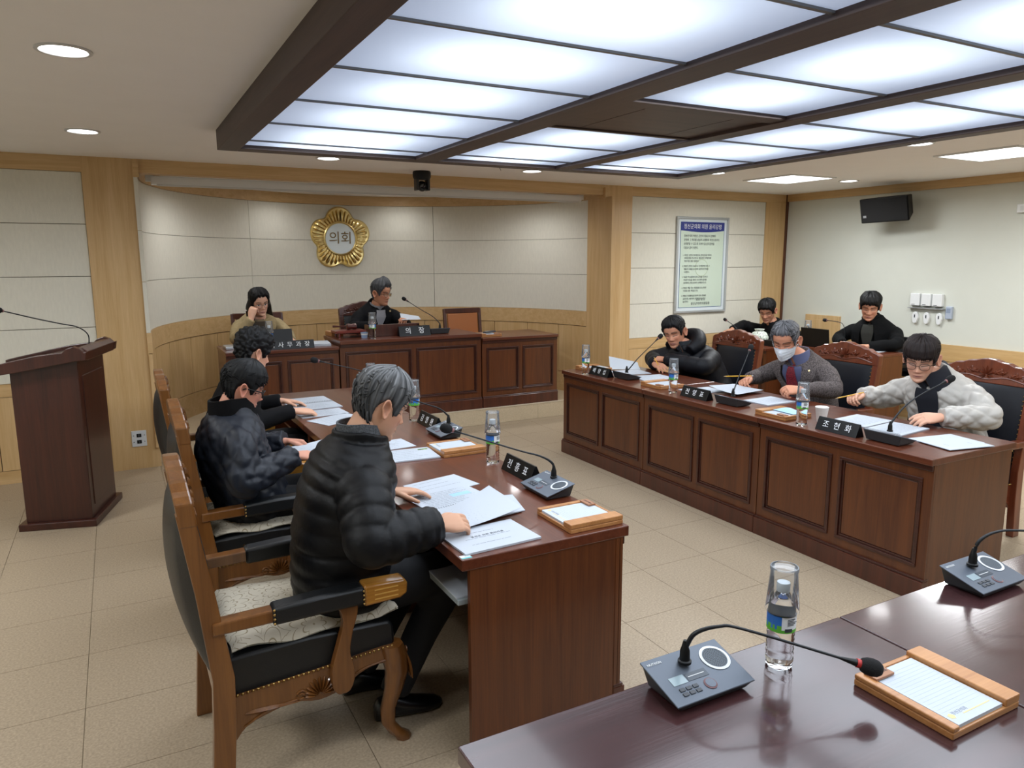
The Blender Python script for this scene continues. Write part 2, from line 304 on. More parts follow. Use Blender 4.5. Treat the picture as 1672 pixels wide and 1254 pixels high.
# ------------------------------------------------------------------ recessed lamps
LAMP = M('lamp_white', 'ffffff', .5, emit=6.); LAMPS = M('panel_lamp_white', 'f8fcff', .5, emit=4.); RING = M('downlight_ring', 'cfd0d0', .4)
def downlight(x, y, z, r, power, label, ang=150):
    t = thing('downlight', label, 'ceiling light', (x, y, z), group='round recessed downlights')
    MB().lathe([(r, 0), (r, -.006), (r*.86, -.007), (r*.8, .0), (r*.78, .03)], seg=28, cap=False).obj('trim_ring', RING, t, smooth=40)
    MB().lathe([(r*.84, .001), (r*.5, -.008), (.004, -.011)], seg=28, cap=False).obj('lamp_disc', LAMP, t, smooth=40)
    if power:
        l = bpy.data.lights.new('downlight_beam', 'SPOT'); l.energy = power; l.spot_size = radians(ang); l.spot_blend = .9; l.shadow_soft_size = r*.7; l.color = (.98, .99, 1)
        o = bpy.data.objects.new('downlight_beam', l); C.objects.link(o); o.location = (x, y, z-.02)
for x, y, lb in ((-.1, 3.4, 'largest round recessed downlight at the upper left of the ceiling'), (-.1, 5.39, 'round recessed downlight in the ceiling above the lectern'), (1.55, 5.92, 'round recessed downlight behind the left end of the dark coffer'),
    (3.39, 5.93, 'round recessed downlight beyond the coffer, right of the ceiling camera'), (4.97, 5.28, 'small round downlight beside the far right corner of the coffer'), (5.0, 3.33, 'round downlight at the coffer edge beside the right square panel light'),
    (6.7, 5.19, 'round downlight next to the far square panel light, above the loudspeaker'), (-.1, 1.4, 'round recessed downlight overhead left, behind the viewer'), (6.7, 3.3, 'round recessed downlight near the right wall, off to the right'), (6.7, 1.3, 'round recessed downlight at the right wall, nearest to the viewer')):  # last three are out of view, added to help light the room
    downlight(x, y, ZC, .098, 16, lb)
downlight(1.74, 8.33, 2.46, .095, 9, 'left one of the two downlights inside the alcove ceiling', 165); downlight(3.03, 8.42, 2.46, .095, 9, 'right one of the two downlights inside the alcove ceiling', 165)
downlight(.95, 7.30, 2.46, .07, 26, 'downlight at the alcove left end, hidden above the screen case', 165); downlight(3.95, 7.3, 2.46, .07, 26, 'downlight at the alcove right end, hidden above the screen case', 165); downlight(2.46, 7.25, 2.46, .07, 26, 'downlight at the alcove middle, hidden above the screen case', 165)  # extra unseen downlights, added to brighten the alcove wall and the dais
for x, y, lb in ((5.99, 5.33, 'far square panel light in the ceiling before the right wall'), (5.99, 3.35, 'near square panel light in the ceiling at the right edge'), (5.99, 1.2, 'square panel light overhead to the right, out of the picture'), (-1.6, 4.4, 'square panel light on the left ceiling, out of the picture'), (-1.6, 1.5, 'square panel light at the rear left ceiling, out of the picture')):  # first two are in view, the rest are added for general room light
    t = thing('square_panel_light', lb, 'ceiling light', (x, y, ZC), group='square ceiling panel lights')
    f = MB()
    for q in ((-.31, .31, -.31, -.285), (-.31, .31, .285, .31), (-.31, -.285, -.285, .285), (.285, .31, -.285, .285)): f.box(*q, -.012, .002)
    f.obj('frame', WHITE, t); B(-.285, .285, -.285, .285, -.006, .002).obj('diffuser', LAMPS, t)
    area('square_lamp', x-.28, x+.28, y-.28, y+.28, ZC-.015, 26, 170, (.93, .97, 1))
# ================================================================== FURNITURE
def rect_frame(mb, x0, x1, z0, z1, wd, y0, y1, mi=0):
    mb.box(x0, x1, y0, y1, z0, z0+wd, mi).box(x0, x1, y0, y1, z1-wd, z1, mi).box(x0, x0+wd, y0, y1, z0+wd, z1-wd, mi).box(x1-wd, x1, y0, y1, z0+wd, z1-wd, mi)
def desk(label, loc, rz, W, D, H, npan, base=0., top_m=None, cat='desk', group=None, topt=.04, side_l=True, side_r=True, plinth=.12, overhang=.025, shelf=True):
    """panelled council desk; local front faces -y, width along x, back open"""
    t = thing('council_desk', label, cat, loc, rz, group); h = H-topt; top_m = top_m or MAHX
    B(-W/2, W/2, -overhang, D, h, H).obj('desktop', top_m, t, bevel=.004)
    B(-W/2+.004, W/2-.004, -overhang*.4, .0, h-.03, h).obj('top_rail_moulding', MAHM, t, bevel=.004)
    B(-W/2+.002, W/2-.002, .012, .03, base, h).obj('front_board', MAHZ, t)
    fr = MB(); pz0, pz1 = base+plinth+.05, h-.075; n = npan; st = .05; pw = (W-.004-st*(n+1))/n
    fr.box(-W/2+.002, W/2-.002, 0, .014, pz1, h-.001).box(-W/2+.002, W/2-.002, 0, .014, base+plinth-.01, pz0)
    for k in range(n+1):
        x = -W/2+.002+k*(pw+st); fr.box(x, x+st, 0, .014, pz0, pz1)
    fr.obj('front_frame', MAHZ, t)
    for k in range(n):
        x0 = -W/2+.002+st+k*(pw+st)
        p = MB().box(x0+.03, x0+pw-.03, .004, .014, pz0+.03, pz1-.03).obj('panel', MAHZ, t, bevel=.003)
        mm = MB(); rect_frame(mm, x0, x0+pw, pz0, pz1, .016, -.008, .012); rect_frame(mm, x0+.016, x0+pw-.016, pz0+.016, pz1-.016, .012, .002, .013); mm.obj('moulding', MAHM, p, bevel=.002)
    B(-W/2-.0, W/2+.0, -.022, .03, base, base+plinth-.012).obj('plinth', MAHD, t, bevel=.003); B(-W/2, W/2, -.014, .03, base+plinth-.012, base+plinth).obj('plinth_cap', MAHM, t, bevel=.003)
    for s, on in ((-1, side_l), (1, side_r)):
        if on: B(min(s*(W/2-.004), s*(W/2-.026)), max(s*(W/2-.004), s*(W/2-.026)), .03, D-.03, base, h).obj('side_panel', MAHZ, t)
    if shelf: B(-W/2+.03, W/2-.03, .2, D-.08, h-.16, h-.145).obj('shelf', MAHD, t)
    return t
TZ = .742
LY = [2.05, 3.22, 4.33, 5.45]
for k, lb in enumerate(('near mahogany desk of the left row, its plain end panel facing the viewer', 'middle mahogany desk of the left row, behind the near one', 'far mahogany desk of the left row, closest to the dais')):
    y0, y1 = LY[k]+.0015, LY[k+1]-.0015; desk(lb, (1.56, (y0+y1)/2, 0), pi/2, y1-y0, .645, TZ, 2, group='left row of council desks')
RY = [2.06, 3.165, 4.30, 5.435]
for k, lb in enumerate(('nearest panelled mahogany desk of the right row, where the pale jacket person sits', 'middle panelled mahogany desk of the right row', 'far panelled mahogany desk of the right row, closest to the dais')):
    y0, y1 = RY[k]+.0015, RY[k+1]-.0015; desk(lb, (3.435, (y0+y1)/2, 0), -pi/2, y1-y0, .70, TZ, 2, group='right row of council desks', topt=.034)
desk('dark polished desk in the foreground with the closest microphone and bottle', ((.527+1.658)/2, 1.195, 0), pi, 1.131, .72, TZ, 2, top_m=TOPF, group='foreground desks')
desk('dark polished foreground desk at the right edge, second microphone on it', ((1.662+2.79)/2, 1.195, 0), pi, 1.128, .72, TZ, 2, top_m=TOPF, group='foreground desks')
# dais desks
desk('tall middle dais desk with the chairperson name plate', ((1.81+3.285)/2, 6.80, DZ), 0, 1.475, .60, .955-DZ, 2, topt=.035)
desk('lower dais desk to the right, bare top beside the tan chair', ((3.295+4.21)/2, 6.80, DZ), 0, .915, .62, .905-DZ, 2, topt=.03)
desk('lower dais desk to the left, where the woman sits with a tablet', ((.80+1.80)/2, 6.80, DZ), 0, 1.0, .62, .905-DZ, 2, topt=.03)
# staff desks behind the right row
desk('mahogany staff desk beside the right wall with laptop and papers', (6.23, 4.93, 0), -pi/2, 1.10, .42, .812, 1, topt=.03, group='staff desks')
desk('mahogany staff desk in the far right corner behind the carved chairs', (6.0, 5.86, 0), -pi/2, .72, .42, .775, 1, topt=.03, group='staff desks')

# ------------------------------------------------------------------ carved armchair
def side_poly(pts): return pts
def smooth_poly(pts, sub=5):
    P = spline([(x, 0, z) for x, z in pts]+[(pts[0][0], 0, pts[0][1])], sub)[:-1]; return [(p.x, p.z) for p in P]
def carve_leafs(mb, centre, u, v, n, L, w, depth, sweep=(-75, 75), seg=6):
    """fan of raised leaf-shaped lobes"""
    c = Vector(centre); u = Vector(u).normalized(); v = Vector(v).normalized(); nn = u.cross(v).normalized()
    for k in range(n):
        a = radians(sweep[0]+(sweep[1]-sweep[0])*k/(n-1)); d = v*cos(a)+u*sin(a); s = d.cross(nn)
        l = L*(.8+.2*cos(a)); R = []
        for i in range(seg+1):
            t = i/seg; ww = w*(.35+.65*t)*sqrt(max(.03, 1-(max(0, t-.7)/.3)**2)); p = c+d*(l*(.12+.88*t))
            R.append([p-s*ww, p+nn*depth*sin(pi*(.1+.8*t)), p+s*ww, p-nn*.002])
        mb.rings(R)
def scroll(mb, c, u, v, r0, turns, rad, flip=1, lift=0.):
    c = Vector(c); u = Vector(u).normalized(); v = Vector(v).normalized(); nn = u.cross(v); pts = []
    for i in range(int(turns*10)+1):
        a = i/10*2*pi; r = r0*(1-.75*i/(turns*10)); pts.append(c+(u*cos(a)*flip+v*sin(a))*r+nn*lift)
    mb.tube(pts, rad, 6, sub=1)
CREST = [(-.27, .0), (-.27, .075), (-.245, .09), (-.215, .098), (-.185, .116), (-.15, .118), (-.115, .134), (-.075, .138), (-.04, .15), (0, .155), (.04, .15), (.075, .138), (.115, .134), (.15, .118), (.185, .116), (.215, .098), (.245, .09), (.27, .075), (.27, .0)]
def armchair(label, loc, rz, group, woodm, cushion=False, arms=True, cat='chair'):
    """carved council armchair; local front is +x, origin at the rear feet"""
    t = thing('carved_armchair', label, cat, loc, rz, group); W = .265
    lean = lambda z: -.075*max(0, (z-.42)/.62)     # back rake
    for s in (-1, 1):   # rear leg and back post in one sawn piece
        poly = [(-.03, 0), (.035, 0), (.055, .25), (.06, .42), (.055+lean(.7), .70), (.045+lean(.97), .965), (-.005+lean(.97), .965), (.0+lean(.7), .70), (-.005, .42), (-.012, .25)]
        MB().prism(poly, s*W-.022 if s > 0 else -W-.022+.0, s*W+.022 if s > 0 else -W+.022, 'y').obj('rear_leg', woodm, t, bevel=.004)
    # crest rail, wavy top
    cr = MB(); zb = .925; n = len(CREST)
    ring = []
    for dx in (.0, .05):
        ring.append([(dx+lean(zb+z)-.002, y*1.07, zb+z) for y, z in CREST])
    cr.rings(ring); crest = cr.obj('crest_rail', woodm, t, bevel=.006)
    cv = MB()
    xf = lambda z: .05+lean(z)
    for s in (-1, 1):
        for k in range(4):
            c0 = Vector((xf(1.0), s*(.045+.045*k), .985-.008*k)); carve_leafs(cv, c0, (0, 1, 0), (0, 0, 1) if k % 2 else (0, s*.8, .5), 3, .05, .011, .011, (-45, 45), 4)
        scroll(cv, (xf(.985), s*.215, .975), (0, s, 0), (0, 0, 1), .02, 1.3, .004, 1, .0)
    carve_leafs(cv, (xf(1.0), 0, .975), (0, 1, 0), (0, 0, 1), 9, .06, .008, .014, (-130, 130), 4)
    cv.tube([(xf(.95), -.24, .945), (xf(.99), -.12, .968), (xf(.95), 0, .95), (xf(.99), .12, .968), (xf(.95), .24, .945)], .005, 6)
    cv.obj('crest_carving', woodm, crest, smooth=50)
    # upholstered back, bulging to front and rear
    def pad(off, sgn, y0, z0, z1, bul):
        def fn(u, v):
            z = z0+(z1-z0)*v; y = -y0+2*y0*u; b = (max(0, sin(pi*u))**.45)*(max(0, sin(pi*v))**.45)
            return (.022+lean(z)+sgn*(off+bul*b), y, z)
        return fn
    bk = MB().grid(12, 16, pad(.008, 1, .238, .43, .955, .03)).grid(12, 16, pad(.014, -1, .25, .40, .95, .07)); bk.obj('back_upholstery', LEATHN if group and 'right' in group else LEATH, t, smooth=60)
    MB().box(-.004, .03, -.245, .245, .36, .44).obj('lower_back_rail', woodm, t)
    nl = MB()
    for k in range(48):   # nail heads round the back pad
        if k < 14: y, z = -.232+.464*k/13, .93
        else:
            q = (k-14)//2; y = (-1 if k % 2 else 1)*.236; z = .93-.49*(q+1)/17
        nl.lathe([(.0055, 0), (.004, .004), (.0012, .005)], (xf(z)-.010, y, z), 6, ax=(1, 0, 0))
    nl.obj('nail_heads', BRASS, t, smooth=60)['kind'] = 'stuff'
    # seat
    seat = MB(); sp = [(.03, .325), (.58, .36), (.595, .375), (.592, .445), (.575, .462), (.3, .472), (.05, .462), (.035, .445)]
    seat.prism(sp, -.243, .243, 'y'); st = seat.obj('seat', LEATHN if group and 'right' in group else LEATH, t, bevel=.012, smooth=60)
    n2 = MB()
    for s in (-1, 1):
        for k in range(34): n2.lathe([(.0055, 0), (.004, .004), (.0012, .005)], (.05+.53*k/33, s*.2555, .338+.036*k/33), 6, ax=(0, s, 0))
    n2.obj('seat_nails', BRASS, st, smooth=60)['kind'] = 'stuff'
    # aprons with shell carving
    for s in (-1, 1):
        ap = smooth_poly([(.04, .335), (.3, .352), (.6, .375), (.585, .315), (.52, .318), (.46, .30), (.40, .262), (.32, .245), (.24, .262), (.17, .25), (.09, .225), (.045, .185)], 3)
        a = MB().prism(ap, s*.243-.012, s*.243+.012, 'y').obj('apron', woodm, t, bevel=.003)
        c2 = MB(); yy = s*.256
        carve_leafs(c2, (.325, yy, .268), (1, 0, 0), (0, 0, 1), 11, .062, .0075, .011*(-s), (-88, 88), 8); carve_leafs(c2, (.275, yy, .262), (1, 0, 0), (-1, 0, .05), 5, .15, .0085, .010*(-s), (-20, 8), 8)
        scroll(c2, (.262, yy, .28), (1, 0, 0), (0, 0, 1), .02, 1.4, .004); scroll(c2, (.40, yy, .28), (-1, 0, 0), (0, 0, 1), .02, 1.4, .004)
        c2.tube([(.08, yy, .225), (.16, yy, .262), (.25, yy, .27)], .004, 6); c2.tube([(.41, yy, .285), (.47, yy, .315), (.56, yy, .328)], .004, 6)
        c2.obj('shell_carving', woodm, a, smooth=50)
        # cabriole front leg
        R = []
        for x, z, r in ((.580, .375, .040), (.592, .33, .043), (.600, .27, .039), (.586, .2, .031), (.562, .13, .025), (.562, .075, .023), (.588, .035, .024), (.615, .012, .028), (.617, 0, .026)):
            R.append([(x+r*cos(2*pi*(k+.5)/8)*1.08, s*.238+r*sin(2*pi*(k+.5)/8)*1.08, z) for k in range(8)])
        lg = MB().rings(R).obj('front_leg', woodm, t, smooth=50)
        k2 = MB(); carve_leafs(k2, (.63, s*.25, .34), (0, 1, 0), (.1, 0, -1), 5, .1, .006, -.009, (-22, 22)); scroll(k2, (.632, s*.25, .345), (0, 1, 0), (0, 0, 1), .012, 1.2, .003); k2.obj('knee_carving', woodm, lg, smooth=50)
        if arms:
            sup = smooth_poly([(.38, .262), (.42, .268), (.44, .33), (.425, .40), (.435, .47), (.455, .54), (.45, .585), (.39, .585), (.405, .52), (.385, .44), (.362, .36), (.362, .29)], 3)
            MB().prism(sup, s*.27-.016, s*.27+.016, 'y').obj('arm_support', woodm, t, bevel=.004)
            y0, y1 = s*.27-.03, s*.27+.03
            ar = MB().prism([(.005, .572), (.19, .575), (.19, .618), (.005, .612)], y0+.004, y1-.004, 'y').obj('armrest', woodm, t, bevel=.006)
            MB().prism([(.18, .566), (.48, .57), (.48, .632), (.33, .634), (.18, .626)], y0-.004, y1+.004, 'y').obj('arm_pad', LEATH, ar, bevel=.012, smooth=60)
            hd = MB().prism([(.475, .562), (.60, .566), (.625, .58), (.628, .618), (.615, .632), (.475, .636)], y0-.003, y1+.003, 'y')
            hd.obj('arm_end', GOLDW, ar, bevel=.008, smooth=60)
            gr = MB()
            for q in range(3): gr.box(.51, .592, y0-.0045 if s < 0 else y1+.0025, y0-.0025 if s < 0 else y1+.0045, .58+.016*q, .584+.016*q)
            gr.obj('arm_fluting', M('pale_gold_fluting', 'd2a251', .3), ar)  # fluting bars in a paler gold than the arm end
            n3 = MB()
            for xx in (.186, .474):
                for zz in (.575, .59, .605, .62):
                    n3.lathe([(.005, 0), (.0035, .004), (.001, .005)], (xx, s*(.27+.034), zz), 6, ax=(0, s, 0))
            n3.obj('arm_nails', BRASS, ar, smooth=60)['kind'] = 'stuff'
    fa = smooth_poly([(-.235, .385), (.235, .385), (.235, .31), (.16, .30), (.08, .262), (0, .25), (-.08, .262), (-.16, .30), (-.235, .31)], 3)
    f = MB().prism(fa, .575, .596, 'x').obj('front_apron', woodm, t, bevel=.003)
    c3 = MB(); carve_leafs(c3, (.599, 0, .28), (0, 1, 0), (0, 0, 1), 7, .07, .008, .009, (-80, 80)); c3.obj('shell_carving', woodm, f, smooth=50)
    return t
CUSH = bpy.data.materials.new('floral_cushion_fabric'); CUSH.use_nodes = True
nt = CUSH.node_tree; p = nt.nodes['Principled BSDF']; p.inputs['Roughness'].default_value = .85
N = nt.nodes.new; L = nt.links.new
def mth(op, a, b=None):
    n = N('ShaderNodeMath'); n.operation = op
    for k, q in enumerate((a, b)):
        if q is None: continue
        if isinstance(q, (int, float)): n.inputs[k].default_value = q
        else: L(q, n.inputs[k])
    return n.outputs[0]
tc = N('ShaderNodeTexCoord'); mp = N('ShaderNodeMapping'); mp.inputs['Scale'].default_value = (6.5, 6.5, 0); L(tc.outputs['Object'], mp.inputs[0])
vo = N('ShaderNodeTexVoronoi'); vo.voronoi_dimensions = '2D'; vo.inputs['Scale'].default_value = 1; vo.inputs['Randomness'].default_value = .6; L(mp.outputs[0], vo.inputs['Vector'])
df_ = N('ShaderNodeVectorMath'); df_.operation = 'SUBTRACT'; L(mp.outputs[0], df_.inputs[0]); L(vo.outputs['Position'], df_.inputs[1]); sx_ = N('ShaderNodeSeparateXYZ'); L(df_.outputs[0], sx_.inputs[0])
th_ = mth('ARCTAN2', sx_.outputs[1], sx_.outputs[0]); pe = mth('ABSOLUTE', mth('COSINE', mth('MULTIPLY', th_, 4.5))); gg = mth('DIVIDE', vo.outputs['Distance'], mth('ADD', mth('MULTIPLY', pe, .35), .65)); ln_ = mth('FRACT', mth('MULTIPLY', gg, 4.))
rp = N('ShaderNodeValToRGB'); rp.color_ramp.elements[0].position = .07; rp.color_ramp.elements[0].color = lin('a39373'); rp.color_ramp.elements[1].position = .15; rp.color_ramp.elements[1].color = lin('ded5c1')
L(ln_, rp.inputs[0]); L(rp.outputs[0], p.inputs['Base Color'])
def cushion(label, loc, seed):
    rnd = random.Random(seed)
    def fn(top):
        def g(u, v):
            e = min(u, 1-u, v, 1-v); x = .05+.55*u+.012*sin(9*v+seed); y = -.235+.47*v+.008*sin(11*u)
            th = .03*min(1, e/.12)**.5+.004*noise.noise((x*14, y*14, seed)); cu = .02*max(0, u-.88)/.12
            return (x, y, .476+(th if top else 0)+cu+.004*(1 if top else 0)+.005*sin(15*u)*(e < .04))
        return g
    mb = MB().grid(26, 24, fn(True)).grid(26, 24, fn(False)); o = mb.obj('seat_cushion', CUSH, None, loc, smooth=60); return tag(o, label, 'cushion', 'floral seat cushions')
CH1, CH2, CH3 = (.17, 2.545, 0), (.245, 3.625, 0), (.235, 4.70, 0)
armchair('carved armchair in the foreground under the man in the black puffer jacket', CH1, 0, 'armchairs along the left desks', CHW)
armchair('carved armchair under the man in the quilted jacket and glasses', CH2, 0, 'armchairs along the left desks', CHW)
armchair('farthest carved armchair of the left row, under the curly haired person', CH3, 0, 'armchairs along the left desks', CHW)
cushion('cream floral cushion on the foreground armchair', CH1, 1); cushion('cream floral cushion on the middle armchair of the left row', CH2, 2)
armchair('carved armchair behind the person in the pale jacket', (4.79, 2.62, 0), pi, 'armchairs along the right desks', CHWR)
armchair('carved armchair behind the man in the tweed suit', (4.85, 3.70, 0), pi, 'armchairs along the right desks', CHWR)
armchair('carved armchair behind the man in the hooded puffer coat', (4.85, 4.83, 0), pi, 'armchairs along the right desks', CHWR)
armchair('dark carved chair behind the chairperson on the dais', (2.45, 8.06, DZ), -pi/2, 'carved dais chair', CHD)
def frame_chair(label, loc, rz, woodm, pad, w=.25, h=1.0):
    """square framed upholstered meeting chair; local front +x"""
    t = thing('framed_chair', label, 'chair', loc, rz)
    for s in (-1, 1):
        MB().prism([(-.02, 0), (.02, 0), (.03, .45), (-.03, h), (-.065, h), (-.02, .45)], s*w-.018, s*w+.018, 'y').obj('rear_leg', woodm, t, bevel=.003)
        B(.43, .47, s*w-.02, s*w+.02, 0, .44).obj('front_leg', woodm, t, bevel=.003)
        B(0, .47, s*w-.018, s*w+.018, .62, .65).obj('armrest', woodm, t, bevel=.005); B(.43, .465, s*w-.016, s*w+.016, .44, .62).obj('arm_support', woodm, t)
    B(-.068, -.024, -w, w, h-.055, h+.004).obj('top_rail', woodm, t, bevel=.004); B(-.03, .0, -w, w, .5, .55).obj('lower_rail', woodm, t)
    MB().prism([(.02, .55), (-.02, h-.055), (-.05, h-.055), (-.02, .55)], -w+.03, w-.03, 'y').obj('back_pad', pad, t, bevel=.01)
    B(.0, .48, -w+.01, w-.01, .40, .48).obj('seat', pad, t, bevel=.015); return t
frame_chair('empty tan leather chair with a dark wood frame on the dais', (3.615, 7.96, DZ), -pi/2, CHD, TAN, .225, .965)
frame_chair('dark wood framed chair behind the woman on the dais', (1.27, 7.92, DZ), -pi/2, CHD, LEATH, .24, .995)
frame_chair('black chair behind the young man in the dark overcoat', (7.12, 4.82, 0), pi, BLACK, LEATH, .24, .9)
frame_chair('black chair in the far right corner under the young man leaning over', (7.12, 6.15, 0), pi, BLACK, LEATH, .24, .85)

# ------------------------------------------------------------------ lectern
pod = thing('lectern', 'dark mahogany lectern with a scalloped slanted top at the left', 'lectern', (-.372, 5.63, 0), radians(-15))
# local x = towards the audience (right), y = depth
B(-.225, .225, -.30, .30, 0, .045).obj('base_plate', PODZ, pod, bevel=.004)
b = MB(); R = [[(-.20, -.265, z), (.20, -.265, z), (.20, .265, z), (-.20, .265, z)] for z in (.045,)]
MB().prism([(-.19, .045), (.195, .045), (.195, 1.10), (-.19, 1.02)], -.262, .262, 'y').obj('body', PODZ, pod, bevel=.004)
B(.188, .2, -.2, .2, .12, .98).obj('front_panel', PODZ, pod, bevel=.004)
tp = MB(); prof = [(-.42, .985), (-.42, 1.035), (-.36, 1.05), (-.2, 1.085), (-.16, 1.095), (-.02, 1.125), (.10, 1.14), (.135, 1.14), (.16, 1.165), (.2, 1.178), (.235, 1.165), (.258, 1.14), (.275, 1.145), (.265, 1.09), (.2, 1.085), (-.1, 1.03)]
for y0, y1 in ((-.33, -.285), (.285, .33)): MB().prism(prof, y0, y1, 'y').obj('top_side', PODZ, pod, bevel=.004)
MB().prism([(-.41, .99), (-.41, 1.02), (.16, 1.135), (.25, 1.135), (.25, 1.085), (.16, 1.09)], -.286, .286, 'y').obj('slanted_top', PODZ, pod)
MB().prism([(.23, 1.08), (.262, 1.085), (.268, 1.142), (.24, 1.165), (.2, 1.165)], -.286, .286, 'y').obj('top_front_rail', PODZ, pod, bevel=.004)
# ================================================================== THINGS ON THE DESKS
CLEARB = clear('bottle_plastic', (.965, .98, .995), ior=1.45, alpha=.07); CLEARC = clear('cup_plastic', (.97, .985, 1.0), ior=1.45, alpha=.11); WATER = clear('water', (.975, .99, 1.0), ior=1.15, alpha=.02)
LBLU = M('label_blue', '2f6fc4', .4); LGRN = M('label_green', '5fb03c', .4); LWHT = M('label_white', 'e9eef0', .4); CAPW = M('bottle_cap', 'dfe8ee', .35)
GLASSW = bpy.data.materials.new('filled_bottle'); GLASSW.use_nodes = True; _p = GLASSW.node_tree.nodes['Principled BSDF']; _p.inputs['Transmission Weight'].default_value = 1; _p.inputs['IOR'].default_value = 1.33; _p.inputs['Roughness'].default_value = .03; _p.inputs['Base Color'].default_value = (.97, .985, 1, 1)
def bottle(label, loc, group='water bottles with cups over them', rz=0.):
    t = thing('water_bottle', label, 'bottle', loc, rz, group)
    rib = [(.0305, .012), (.032, .02)]
    for k in range(6): rib += [(.0322, .026+k*.012), (.0302, .031+k*.012)]
    prof = [(.006, .004), (.024, .0), (.031, .006)]+rib+[(.0325, .098), (.0325, .138), (.031, .15), (.026, .168), (.017, .184), (.013, .19), (.013, .202)]
    MB().lathe(prof, seg=24).obj('bottle_body', GLASSW, t, smooth=50)
    lb = MB(); n = 40; rr = .0332
    for k in range(n):
        a0, a1 = 2*pi*k/n, 2*pi*(k+1)/n; back = 22 <= k < 32
        for z0, z1, mi in ((.098, .106, 1), (.106, .116, 2 if back else (1 if (k*7) % 5 < 3 else 0)), (.116, .138, 2 if back else 0)):
            lb.add([(rr*cos(a), rr*sin(a), z) for a, z in ((a0, z0), (a1, z0), (a1, z1), (a0, z1))], [(0, 1, 2, 3)], mi)
    lo = lb.obj('label', [LBLU, LGRN, LWHT], t, smooth=60)
    bc = MB()
    for k in range(9): a = radians(212+k*3.6); bc.box(-.0004, .0004, -.0012 if k % 2 else -.0006, .0012 if k % 2 else .0006, .102, .110, M4=Matrix.Rotation(a, 4, 'Z') @ Matrix.Translation((rr+.0004, 0, 0)))
    for k in range(5): bc.box(-.0004, .0004, -.010, .006+.004*(k % 3), .118+k*.0035, .1195+k*.0035, M4=Matrix.Rotation(radians(238), 4, 'Z') @ Matrix.Translation((rr+.0003, 0, 0)))
    bc.obj('label_print', INK, lo)['kind'] = 'stuff'
    MB().lathe([(.0145, .190), (.0155, .192), (.0155, .208), (.0145, .212), (.002, .213)], seg=20).obj('cap', CAPW, t, smooth=50)
    MB().lathe([(.0385, .142), (.0392, .144), (.0385, .147), (.031, .240), (.0325, .243), (.0325, .249), (.0315, .251), (.0295, .251), (.0290, .246), (.002, .245)], seg=28, cap=False).obj('upturned_cup', CLEARC, t, smooth=50)
    return t
bottle('water bottle capped by an upturned cup, standing on the foreground desk', (1.325, 1.125, TZ), rz=radians(25)); bottle('water bottle with upturned cup beside the name plate on the near left desk', (1.527, 3.045, TZ), rz=1.); bottle('water bottle with upturned cup on the middle left desk, near the dark hair', (1.53, 4.105, TZ), rz=2.)
bottle('water bottle on the far left desk, mostly hidden behind the grey hair', (1.52, 4.92, TZ)); bottle('water bottle at the far end of the right desk row', (3.46, 5.13, TZ), rz=.4); bottle('water bottle in front of the man in the hooded coat', (3.527, 4.09, TZ), rz=.7); bottle('water bottle beside the white paper cup on the right desk', (3.486, 2.905, TZ), rz=.2)
bottle('water bottle on the tall dais desk beside the gavel stand', (2.153, 6.86, .955)); bottle('water bottle in front of the woman on the dais', (1.205, 6.94, .905)); bottle('water bottle behind the laptop on the staff desk', (6.42, 5.345, .812))
# paper cup
MB().lathe([(.026, 0), (.027, .002), (.0375, .086), (.0392, .089), (.0375, .092), (.0355, .089), (.0245, .005), (.002, .005)], seg=28, cap=False).obj('paper_cup', M('paper_cup_white', 'efece6', .6), None, (3.650, 2.900, TZ), smooth=50); tag(C.objects['paper_cup'], 'white paper cup on the right desk beside a water bottle', 'cup')
